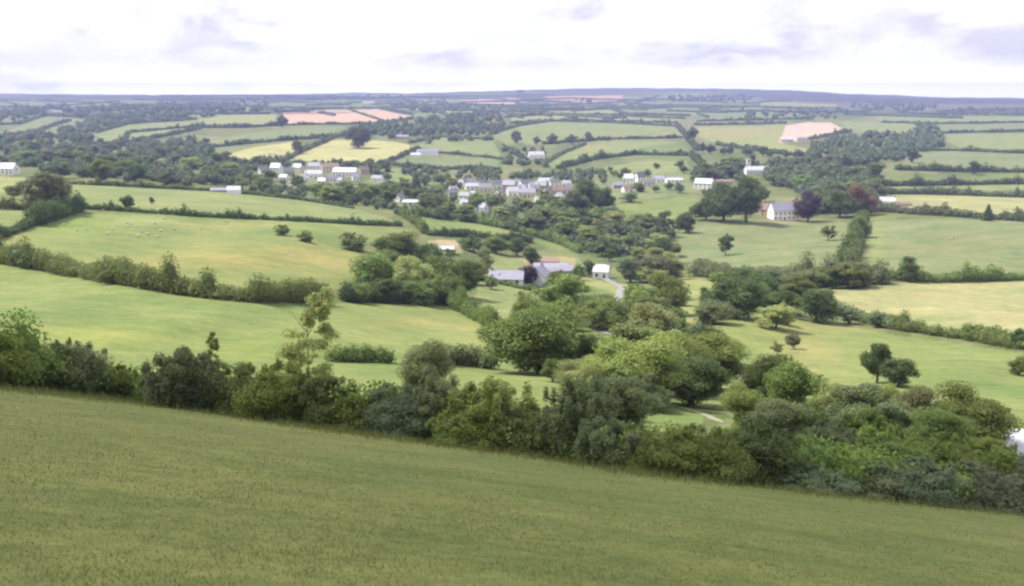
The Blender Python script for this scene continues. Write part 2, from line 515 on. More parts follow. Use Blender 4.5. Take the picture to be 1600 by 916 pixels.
def unit_crown(shape, lod, k):
    key = (shape, lod, k)
    if key not in CROWNS:
        g = np.random.default_rng(abs(hash(shape)) % 1 + sum(map(ord, shape)) * 31 + k * 7 + lod)
        C, Rr = lobes_for(shape, g)
        n, leaf = {0: (21000, 0.022), 1: (6500, 0.032), 2: (1300, 0.056)}[lod]
        if shape in ('spindly',): n //= 2
        V, Fc, t = leafcloud(C, Rr, n, leaf, g, core=(0.3 if shape == 'spindly' else 0.58) if lod < 2 else 0.74, low_ico=(lod == 2), spread=(0.2, 1.7) if shape == 'spindly' else (0.64, 1.42 if lod == 0 else 1.3))
        V[:, 2] = V[:, 2] / max(V[:, 2].max(), 0.9)
        sx = np.percentile(np.abs(V[:, 0]), 98); V[:, 0] *= 0.5 / sx; V[:, 1] *= 0.5 / sx
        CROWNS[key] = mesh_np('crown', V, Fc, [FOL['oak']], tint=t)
    return CROWNS[key]


def unit_trunk(shape, k):
    key = (shape, k)
    if key not in TRUNKS:
        g = np.random.default_rng(500 + k + len(shape))
        if shape in ('shrub', 'spray'):
            Vs, Fs, off = [], [], 0
            for j in range(7):
                t = j * 0.9; e = np.array((math.cos(t) * 0.22, math.sin(t) * 0.22, 0.5 + 0.3 * g.random()))
                V, Fq = tube([(0.04 * math.cos(t), 0.04 * math.sin(t), -0.04), e * 0.5 + np.array((0, 0, 0.05)), e], [0.014, 0.010, 0.003], 5)
                Vs.append(V); Fs.append(Fq + off); off += len(V)
            V, Fq = np.concatenate(Vs), np.concatenate(Fs)
        else:
            V, Fq = trunk_arrays(g, 0.22, 0.8 if shape != 'spindly' else 0.95, 0.032 if shape != 'spindly' else 0.014)
        TRUNKS[key] = mesh_np('trunk', V, [Fq], [BARK], smooth=True)
    return TRUNKS[key]


def unit_small(shape, kind, k):
    """far tree as one mesh: crown and trunk"""
    key = (shape, kind, k)
    if key not in SMALLS:
        c = unit_crown(shape, 2, k); tr = unit_trunk(shape, k)
        nvc, nvt = len(c.vertices), len(tr.vertices)
        V = np.empty((nvc + nvt) * 3, np.float32); a = np.empty(nvc * 3, np.float32); b = np.empty(nvt * 3, np.float32)
        c.vertices.foreach_get('co', a); tr.vertices.foreach_get('co', b)
        V = np.concatenate([a, b]).reshape(-1, 3)
        q3 = [tuple(p.vertices) for p in c.polygons if len(p.vertices) == 3]; q4 = [tuple(p.vertices) for p in c.polygons if len(p.vertices) == 4]
        t4 = [tuple(i + nvc for i in p.vertices) for p in tr.polygons]
        tint = np.empty(nvc, np.float32); c.attributes['tint'].data.foreach_get('value', tint)
        mi = [0] * (len(q3) + len(q4)) + [1] * len(t4)
        SMALLS[key] = mesh_np('tree', V, [np.array(q3), np.array(q4 + t4)], [FOL[kind], BARK], mi=mi, tint=np.concatenate([tint, np.full(nvt, .5)]))
    return SMALLS[key]


def tree(u, vt, vb, w, kind, shape, label, cat='tree', name=None, group=None, g=random):
    p = P1(u, vb); D = p[1]
    t_t, _ = _rt(vt)
    h = max((CAM[2] - t_t * D) - p[2], 0.8)
    wm = w * D / F / 0.97
    k = g.randrange(NV)
    if name is None:
        name = {'cone': 'conifer_tree', 'spindly': 'young_tree', 'shrub': 'shrub', 'spray': 'shrub'}.get(shape, 'broadleaf_tree')
    px = h / D * F
    if px >= 30:
        o = link(name, None); o.empty_display_size = 0.5
        lod = 0 if D < 110 or px > 90 else 1
        c = link('crown', unit_crown(shape, lod, k), o)
        c.material_slots[0].link = 'OBJECT'; c.material_slots[0].material = FOL[kind]
        link('stems' if shape in ('shrub', 'spray') else 'trunk', unit_trunk(shape, k), o)
    else:
        o = link(name, unit_small(shape, kind, k))
    o.location = p - np.array([0, 0, 0.05]); o.scale = (wm, wm, h)
    o.rotation_euler = (0, 0, 0.0 if shape == 'spindly' else g.random() * 6.28)
    tag(o, label, cat, group)
    return o


# ------------------------------------------------------------------ ground sheet
# field colours (albedo)
G1 = (0.162, 0.196, 0.072)   # fresh pasture
G2 = (0.182, 0.206, 0.088)
G3 = (0.162, 0.184, 0.090)
G4 = (0.135, 0.165, 0.062)
HAY = (0.272, 0.262, 0.132)
YEL = (0.222, 0.230, 0.095)
TAN = (0.290, 0.240, 0.140)
PINK = (0.44, 0.29, 0.23)
ROSE = (0.47, 0.33, 0.29)
SCRUB = (0.085, 0.105, 0.042)
FORE = (0.142, 0.162, 0.055)
MOOR = (0.105, 0.105, 0.070)

FIELDS = [  # polygon in frame coordinates of the places on the ground, colour
    ([(-900, 330), (0, 330), (55, 330), (50, 350), (0, 374), (-900, 430)], G2),
    ([(-100, 272), (40, 278), (45, 300), (-100, 305)], YEL),
    ([(90, 288), (200, 292), (350, 300), (470, 312), (550, 325), (640, 352), (560, 350), (300, 336), (125, 322)], G2),
    ([(-60, 390), (60, 350), (125, 331), (300, 339), (560, 352), (660, 360), (590, 375), (560, 385), (555, 450), (490, 452), (300, 445), (120, 425), (0, 404), (-60, 400)], G1),
    ([(-900, 440), (-60, 405), (0, 412), (100, 430), (300, 464), (380, 473), (530, 473), (700, 477), (772, 514), (780, 620), (780, 690), (-900, 640)], G1),
    ([(780, 560), (860, 590), (900, 640), (780, 700), (640, 690), (600, 600)], G1),
    ([(625, 333), (720, 345), (800, 362), (880, 385), (900, 397), (830, 377), (760, 371), (665, 366)], G1),
    ([(670, 376), (712, 374), (724, 395), (666, 398)], TAN),
    ([(745, 393), (800, 398), (905, 404), (915, 425), (760, 420)], G2),
    ([(820, 400), (900, 403), (900, 425), (820, 425)], TAN),
    ([(750, 437), (838, 455), (830, 480), (790, 500), (740, 472)], G2),
    ([(905, 435), (985, 445), (965, 470), (905, 470)], YEL),
    ([(893, 480), (925, 483), (948, 518), (915, 520)], YEL),
    ([(1068, 435), (1125, 440), (1112, 465), (1095, 500), (1045, 512), (1040, 490)], YEL),
    ([(1050, 520), (1110, 512), (1160, 492), (1200, 472), (1250, 500), (1300, 507), (1400, 524), (1600, 552), (2500, 640), (2500, 760), (1560, 700), (1430, 640), (1250, 640), (1150, 610), (1070, 560)], G1),
    ([(1040, 600), (1140, 590), (1150, 620), (1100, 640), (1100, 665), (960, 660), (980, 630)], G1),
    ([(1300, 452), (1390, 444), (1600, 440), (2500, 440), (2500, 560), (1600, 538), (1460, 515), (1380, 505), (1305, 488)], HAY),
    ([(1352, 345), (1480, 342), (1600, 347), (2500, 350), (2500, 430), (1600, 434), (1410, 432), (1385, 422), (1348, 402)], G3),
    ([(1080, 348), (1180, 345), (1322, 348), (1330, 400), (1280, 412), (1100, 420), (1015, 405), (1040, 383)], G3),
    ([(1395, 303), (1600, 309), (2500, 309), (2500, 338), (1600, 338), (1400, 325)], HAY),
    ([(1385, 290), (1600, 289), (2500, 289), (2500, 297), (1400, 296)], G2),
    ([(1370, 275), (1600, 273), (2500, 272), (2500, 282), (1380, 283)], G4),
    ([(1435, 236), (1600, 240), (2500, 240), (2500, 262), (1600, 262), (1400, 262), (1425, 250)], G3),
    ([(1480, 211), (1600, 208), (2500, 206), (2500, 236), (1600, 235), (1500, 230), (1478, 220)], G2),
    ([(1460, 196), (1600, 193), (2500, 190), (2500, 204), (1600, 205), (1475, 207)], G3),
    ([(1370, 178), (1600, 183), (2500, 183), (2500, 189), (1600, 191), (1440, 192), (1370, 187)], G2),
    ([(1315, 190), (1430, 193), (1432, 212), (1360, 210), (1320, 205)], G2),
    ([(1228, 196), (1262, 191), (1298, 192), (1322, 204), (1305, 212), (1268, 219), (1218, 224)], ROSE),
    ([(1090, 199), (1228, 195), (1218, 224), (1262, 232), (1262, 244), (1200, 238), (1120, 225), (1090, 212)], YEL),
    ([(770, 211), (810, 198), (860, 191), (950, 193), (1058, 199), (1068, 214), (960, 217), (900, 221), (850, 226), (790, 226)], G2),
    ([(850, 256), (900, 226), (950, 221), (1060, 221), (1000, 236), (930, 246), (872, 264)], G2),
    ([(942, 262), (1000, 251), (1072, 252), (1078, 268), (950, 274)], G2),
    ([(1000, 232), (1060, 222), (1085, 240), (1060, 250), (1000, 246)], G4),
    ([(718, 157), (800, 152), (836, 158), (800, 163), (740, 164)], PINK),
    ([(850, 151), (975, 149), (962, 162), (900, 160), (846, 158)], PINK),
    ([(978, 152), (1090, 149), (1060, 163), (960, 170)], G2),
    ([(960, 172), (1060, 166), (1150, 168), (1130, 178), (960, 184)], G3),
    ([(800, 184), (860, 180), (950, 182), (1060, 188), (1040, 192), (860, 188), (800, 192)], YEL),
    ([(1090, 172), (1180, 168), (1260, 172), (1240, 186), (1100, 190)], G3),
    ([(1190, 159), (1310, 163), (1306, 168), (1190, 167)], YEL),
    ([(325, 248), (400, 230), (457, 222), (468, 236), (445, 252), (360, 256)], (0.33, 0.31, 0.15)),
    ([(450, 252), (480, 232), (520, 218), (560, 218), (620, 222), (655, 230), (620, 246), (590, 254)], (0.33, 0.31, 0.15)),
    ([(650, 228), (690, 215), (770, 220), (785, 246), (700, 240)], G2),
    ([(620, 252), (660, 240), (780, 250), (775, 264), (640, 262)], G3),
    ([(330, 221), (390, 208), (450, 202), (540, 198), (500, 215), (420, 222), (350, 232)], G3),
    ([(440, 177), (500, 173), (590, 171), (642, 182), (600, 190), (540, 193), (450, 193)], PINK),
    ([(308, 187), (370, 179), (432, 177), (436, 194), (380, 198), (320, 198)], YEL),
    ([(140, 228), (155, 206), (200, 196), (308, 189), (312, 200), (240, 212), (215, 222)], G2),
    ([(-900, 215), (10, 205), (70, 183), (122, 186), (110, 205), (60, 208), (0, 213), (-900, 225)], G3),
    ([(590, 263), (665, 264), (662, 285), (600, 285)], G2),
    ([(828, 320), (885, 318), (882, 340), (828, 341)], G1),
    ([(955, 322), (1088, 304), (1088, 332), (1010, 352), (960, 342)], G1),
    ([(935, 272), (1080, 270), (1090, 300), (960, 318), (940, 300)], G3),
    ([(930, 300), (960, 318), (960, 345), (900, 345)], G4),
    ([(1040, 500), (1120, 600), (1040, 640), (940, 640), (900, 600), (780, 560), (800, 500), (900, 440), (1000, 470)], G4),
    ([(1380, 260), (1385, 270), (1320, 275), (1322, 262)], G3),
    ([(150, 158), (240, 155), (330, 158), (240, 163)], G4),
    ([(0, 152), (140, 152), (120, 160), (0, 165)], G4),
    ([(430, 160), (560, 155), (640, 158), (560, 166), (440, 170)], G4),
    ([(330, 168), (430, 163), (430, 174), (330, 178)], G3),
]
PATCHES = [  # soft patches: u, v, half width, half height, colour, strength (worn, dry or lusher grass)
    (430, 402, 170, 22, (0.29, 0.225, 0.085), 0.55), (250, 415, 120, 12, (0.27, 0.22, 0.08), 0.4), (520, 430, 60, 20, (0.26, 0.22, 0.08), 0.35),
    (220, 345, 70, 8, (0.27, 0.27, 0.12), 0.6), (100, 350, 60, 15, (0.17, 0.24, 0.04), 0.4), (360, 352, 100, 6, (0.28, 0.25, 0.10), 0.5),
    (640, 505, 70, 12, (0.26, 0.23, 0.09), 0.5), (740, 530, 40, 22, (0.27, 0.25, 0.10), 0.5), (160, 525, 120, 20, (0.21, 0.24, 0.05), 0.4),
    (390, 545, 60, 20, (0.24, 0.25, 0.07), 0.5), (1260, 540, 60, 35, (0.27, 0.235, 0.10), 0.6), (1350, 515, 60, 6, (0.26, 0.23, 0.10), 0.4),
    (1180, 520, 40, 18, (0.26, 0.25, 0.10), 0.4), (1150, 375, 60, 10, (0.21, 0.19, 0.10), 0.5), (1230, 345, 50, 5, (0.30, 0.24, 0.14), 0.6),
    (1440, 390, 90, 12, (0.17, 0.16, 0.07), 0.35), (1370, 380, 12, 40, (0.20, 0.24, 0.08), 0.5), (1520, 372, 60, 12, (0.20, 0.17, 0.08), 0.35),
    (1450, 320, 40, 4, TAN, 0.8), (460, 240, 40, 6, (0.30, 0.24, 0.10), 0.3), (1150, 208, 60, 6, (0.30, 0.22, 0.11), 0.5), (1270, 240, 40, 5, TAN, 0.3),
    (640, 455, 20, 8, G4, 0.5), (930, 231, 22, 5, (0.30, 0.2, 0.12), 0.5), (1560, 590, 80, 25, G1, 0.3), (20, 370, 40, 12, (0.25, 0.23, 0.09), 0.4),
    (690, 385, 22, 6, (0.34, 0.29, 0.22), 0.6), (1400, 575, 60, 12, (0.2, 0.235, 0.06), 0.4), (1480, 460, 80, 8, (0.30, 0.27, 0.13), 0.4),
]


def pip(poly, X, Y):
    inside = np.zeros(X.shape, bool); n = len(poly)
    for i in range(n):
        x1, y1 = poly[i]; x2, y2 = poly[(i + 1) % n]
        if y1 == y2: continue
        c = ((y1 > Y) != (y2 > Y)) & (X < (x2 - x1) * (Y - y1) / (y2 - y1) + x1)
        inside ^= c
    return inside


us = np.concatenate([np.arange(-900, -60, 14.0), np.arange(-60, 1661, 2.0), np.arange(1674, 2501, 14.0)])
vs = np.concatenate([np.array([118., 122, 126, 130]), np.arange(132, 230, 0.8), np.arange(230, 420, 1.5), np.arange(420, 1000, 2.2), np.arange(1000, 1900, 12.0)])
U, Vv = np.meshgrid(us, vs)                     # rows of v, from the ridge down to the feet
GP = P(U.ravel(), Vv.ravel()).reshape(*U.shape, 3)
# ridge profile: the sheet stops rising at the skyline and falls gently away behind it
SKY_U = [-900, 0, 60, 240, 420, 500, 560, 640, 700, 780, 830, 900, 960, 1060, 1150, 1250, 1330, 1400, 1460, 1600, 2500]
SKY_V = [149, 146, 147, 148, 147.5, 146.5, 144.5, 146, 144, 142, 140.5, 138.5, 137.5, 138, 139, 141.5, 147, 148.5, 152, 153, 154]
skyv = np.interp(U, SKY_U, SKY_V) + 0.35 * np.sin(U / 9.0) * 0.6
beyond = Vv < skyv
Dg = GP[..., 1]
tt = np.array([_rt(v)[0] for v in vs])[:, None] * np.ones_like(U)
ts = np.vectorize(lambda q: _rt(q)[0])(skyv[0])[None] * np.ones_like(U)
Dsky = np.exp(np.log(depth(us, skyv[0])))[None] * np.ones_like(U)
zr = CAM[2] - ts * Dsky - (Dg - Dsky) * 0.03
GP[..., 2] = np.where(beyond, zr, GP[..., 2])
cell = np.floor((U + 40 * np.sin(Vv * 1.3)) / 75.0 + np.floor((Vv - 150) / 5.5) * 0.37) + 31 * np.floor((Vv - 150) / 5.5)
hsh = np.modf(np.abs(np.sin(cell * 12.9898) * 43758.5453))[0]
pal = np.array([G4, SCRUB, G3, MOOR, G2, SCRUB, G4, MOOR, YEL, SCRUB])
colr = np.empty((*U.shape, 3)); colr[:] = SCRUB
rough = np.array([(0.115, 0.135, 0.055), (0.150, 0.165, 0.065), (0.130, 0.140, 0.062), (0.105, 0.130, 0.048), (0.165, 0.170, 0.080)])
c2 = np.floor((U + 22 * np.sin(Vv / 9.0)) / 38.0) + 17 * np.floor((Vv + 6 * np.sin(U / 31.0)) / 13.0)
h2 = np.modf(np.abs(np.sin(c2 * 78.233) * 9631.77))[0]
near_r = Vv >= 182; colr[near_r] = rough[(h2 * 5).astype(int) % 5][near_r]
far = Vv < 182
colr[far] = pal[(hsh * len(pal)).astype(int) % len(pal)][far]
ridge = (Vv < skyv + 2.2); colr[ridge] = (0.06, 0.07, 0.045)
moor = (U > 1190) & (Vv < 176) & (Vv > skyv + 3); colr[moor] = (np.array(MOOR) * (0.75 + 0.5 * hsh[..., None]))[moor]
vhg = np.interp(U, VH_U, VH_V)
for poly, c in FIELDS:
    colr[pip(poly, U, Vv)] = c
for (pu, pv, pw, ph, c, s) in PATCHES:
    w = s * np.exp(-(((U - pu) / pw) ** 2 + ((Vv - pv) / ph) ** 2))
    colr = colr * (1 - w[..., None]) + np.array(c) * w[..., None]
colr[Vv >= vhg - 2] = FORE
nr, nc = U.shape
idx = np.arange(nr * nc).reshape(nr, nc)
quads = np.stack([idx[1:, :-1], idx[1:, 1:], idx[:-1, 1:], idx[:-1, :-1]], -1).reshape(-1, 4)
m_ground, t = new_mat('ground_grass')
at = nd(t, 'ShaderNodeAttribute', attribute_name='field_colour')
pos = nd(t, 'ShaderNodeTexCoord').outputs['Object']
n_big = tnoise(t, 0.035, 5, 0.62, pos); n_mid = tnoise(t, 0.22, 5, 0.65, pos); n_fine = tnoise(t, 3.0, 6, 0.7, pos)
n_bl = tnoise(t, 0.9, 6, 0.7, pos)
n_row = tnoise(t, 0.30, 4, 0.6, pos, (0.10, 1.8, 1, 0.5))
c = mixc(t, ramp(t, n_big, 0.35, 0.66), (0.78, 0.88, 0.82, 1), (1.2, 1.1, 1.15, 1)); c = mixc(t, 1.0, at.outputs['Color'], c, 'MULTIPLY')
c = mixc(t, 1.0, c, mixc(t, ramp(t, n_mid, 0.32, 0.68), (0.80, 0.86, 0.82, 1), (1.16, 1.11, 1.12, 1)), 'MULTIPLY')
c = mixc(t, 1.0, c, mixc(t, ramp(t, n_bl, 0.3, 0.7), (0.80, 0.86, 0.80, 1), (1.17, 1.12, 1.12, 1)), 'MULTIPLY')
c = mixc(t, 1.0, c, mixc(t, ramp(t, n_row, 0.35, 0.65), (0.92, 0.94, 0.92, 1), (1.07, 1.05, 1.05, 1)), 'MULTIPLY')
c = mixc(t, 1.0, c, mixc(t, ramp(t, n_fine, 0.25, 0.75), (0.66, 0.72, 0.66, 1), (1.3, 1.24, 1.2, 1)), 'MULTIPLY')
d = nd(t, 'ShaderNodeBsdfPrincipled', Roughness=0.95); d.inputs['Specular IOR Level'].default_value = 0.1
lk(t, c, d.inputs['Base Color'])
bp = nd(t, 'ShaderNodeBump', Strength=0.5, Distance=0.15); lk(t, n_fine, bp.inputs['Height']); lk(t, bp.outputs[0], d.inputs['Normal'])
o_ = nd(t, 'ShaderNodeOutputMaterial'); lk(t, d.outputs[0], o_.inputs[0])


def set_cols(me, arr):
    a = me.color_attributes.new('field_colour', 'FLOAT_COLOR', 'POINT')
    a.data.foreach_set('color', np.concatenate([arr, np.ones((len(arr), 1))], 1).astype(np.float32).ravel())


me = mesh_np('ground', GP.reshape(-1, 3), [quads], [m_ground], smooth=True)
set_cols(me, colr.reshape(-1, 3))
tag(link('ground', me), kind='structure')
# the hill the viewer stands on, behind and beside
y0 = float(GP[-1, nc // 2, 1])
xs_ = np.concatenate([np.linspace(-300, -8, 30), np.linspace(-7, 7, 15), np.linspace(8, 300, 30)])
ys_ = np.linspace(-150, y0 + 0.1, 30)
X_, Y_ = np.meshgrid(xs_, ys_)
Z_ = CAM[2] - EYE - PB * Y_ - PA * X_ - 0.03
ii = np.arange(X_.size).reshape(X_.shape)
me = mesh_np('hillside', np.stack([X_, Y_, Z_], -1).reshape(-1, 3), [np.stack([ii[:-1, :-1], ii[:-1, 1:], ii[1:, 1:], ii[1:, :-1]], -1).reshape(-1, 4)], [m_ground], smooth=True)
set_cols(me, np.tile(FORE, (X_.size, 1)))
tag(link('hillside', me), kind='structure')


# ------------------------------------------------------------------ lanes
def settle(Q):
    """drop points on to the ground"""
    lo = np.full(len(Q), 135.0); hi = np.full(len(Q), 900.0)
    for _ in range(40):
        mid = (lo + hi) / 2; yn = (458.0 - mid) / F; dy = math.cos(PITCH) + yn * math.sin(PITCH)
        uu = 800 + Q[:, 0] / Q[:, 1] * dy * F
        far_ = depth(uu, mid) > Q[:, 1]
        lo = np.where(far_, mid, lo); hi = np.where(far_, hi, mid)
    return P(uu, (lo + hi) / 2)


def ribbon(name, pts, width, m, kind='structure', up=0.12):
    pts = np.array(pts, float); uu, vv = [], []
    for a, b in zip(pts[:-1], pts[1:]):
        n = max(2, int(np.hypot(*(b - a)) / 2.5))
        for k in range(n): q = a + (b - a) * k / n; uu.append(q[0]); vv.append(q[1])
    uu.append(pts[-1][0]); vv.append(pts[-1][1])
    W = P(np.array(uu), np.array(vv)); d = np.gradient(W, axis=0); d[:, 2] = 0; d /= np.linalg.norm(d, axis=1, keepdims=True) + 1e-9
    s = np.stack([-d[:, 1], d[:, 0], 0 * d[:, 0]], -1) * width / 2
    s *= np.clip(np.minimum(np.arange(len(W)), np.arange(len(W))[::-1]) / 3.0, 0.15, 1)[:, None]
    s *= (1 + 0.18 * np.sin(np.arange(len(W)) * 1.3))[:, None]
    V = np.concatenate([settle(W + s), settle(W - s)]); V[:, 2] += up; n = len(W)
    fq = np.array([(i, i + n, i + n + 1, i + 1) for i in range(n - 1)])
    return tag(link(name, mesh_np(name, V, [fq], [m])), kind=kind)


LANE = plain('lane_surface', (0.23, 0.22, 0.20), 0.9, 0.15, 0.3)
DIRT = plain('track_dirt', (0.23, 0.22, 0.14), 0.95, 0.2, 0.4)
ribbon('lane', [(905, 428), (945, 436), (972, 450), (968, 462), (950, 478), (925, 495), (935, 512), (955, 524)], 3.0, LANE, up=0.12)
ribbon('track', [(1060, 538), (1095, 556), (1130, 570), (1150, 584), (1175, 602)], 1.7, DIRT, up=0.05)
ribbon('track', [(960, 603), (985, 612), (1030, 626), (1100, 648), (1130, 662)], 0.9, DIRT, up=0.05)


# ------------------------------------------------------------------ hedges
def hedge(pts, h, w, label, kind='hedge', gap=0.0, bump=0.5, seed=1, dens=1.0, group=None):
    g = np.random.default_rng(abs(seed + int(pts[0][0]) * 3 + int(pts[0][1])))
    if pts[0][1] < 200: h = min(h, 4.2); w = min(w, 6)
    pts = np.array(pts, float); C, Rr = [], []
    fine = []
    for a, b in zip(pts[:-1], pts[1:]):
        n = max(2, int(np.hypot(*(b - a)) / 1.0))
        for k in range(n): fine.append(a + (b - a) * k / n)
    fine.append(pts[-1]); fine = np.array(fine)
    W = P(fine[:, 0], fine[:, 1]); seg = np.linalg.norm(np.diff(W, axis=0), axis=1); cum = np.concatenate([[0], np.cumsum(seg)])
    L = cum[-1]; Dm = W[:, 1].mean()
    step = max(w * 0.42, Dm * 2.2 / F)
    s = np.arange(0, L, step)
    cen = np.stack([np.interp(s, cum, W[:, j]) for j in range(3)], -1)
    ph = g.random() * 10
    for i, c in enumerate(cen):
        if gap and g.random() < gap: continue
        prof = 1 + bump * (math.sin(s[i] / (h * 2.3) + ph) * 0.5 + 0.7 * (g.random() - 0.4))
        if g.random() < 0.09: prof *= 1.3 + 0.5 * g.random()
        hh = h * prof; ww = w * (0.8 + 0.4 * g.random())
        C.append(c + np.array([g.normal() * w * 0.12, g.normal() * w * 0.12, hh * 0.45])); Rr.append((ww * 0.55, ww * 0.55, hh * 0.55))
    Rr = np.array(Rr); leaf = max(0.2, Dm * 2.3 / F)
    area = (Rr[:, 0] * Rr[:, 2]).sum() * 4.5
    n = int(min(60000, area / (leaf * leaf * 0.5) * 1.1 * dens))
    V, Fc, tn = leafcloud(C, Rr, n, leaf, g, core=0.75, low_ico=(Dm > 300), spread=(0.7, 1.25))
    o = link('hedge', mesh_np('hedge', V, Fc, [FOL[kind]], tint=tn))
    return tag(o, label, 'hedge', group)


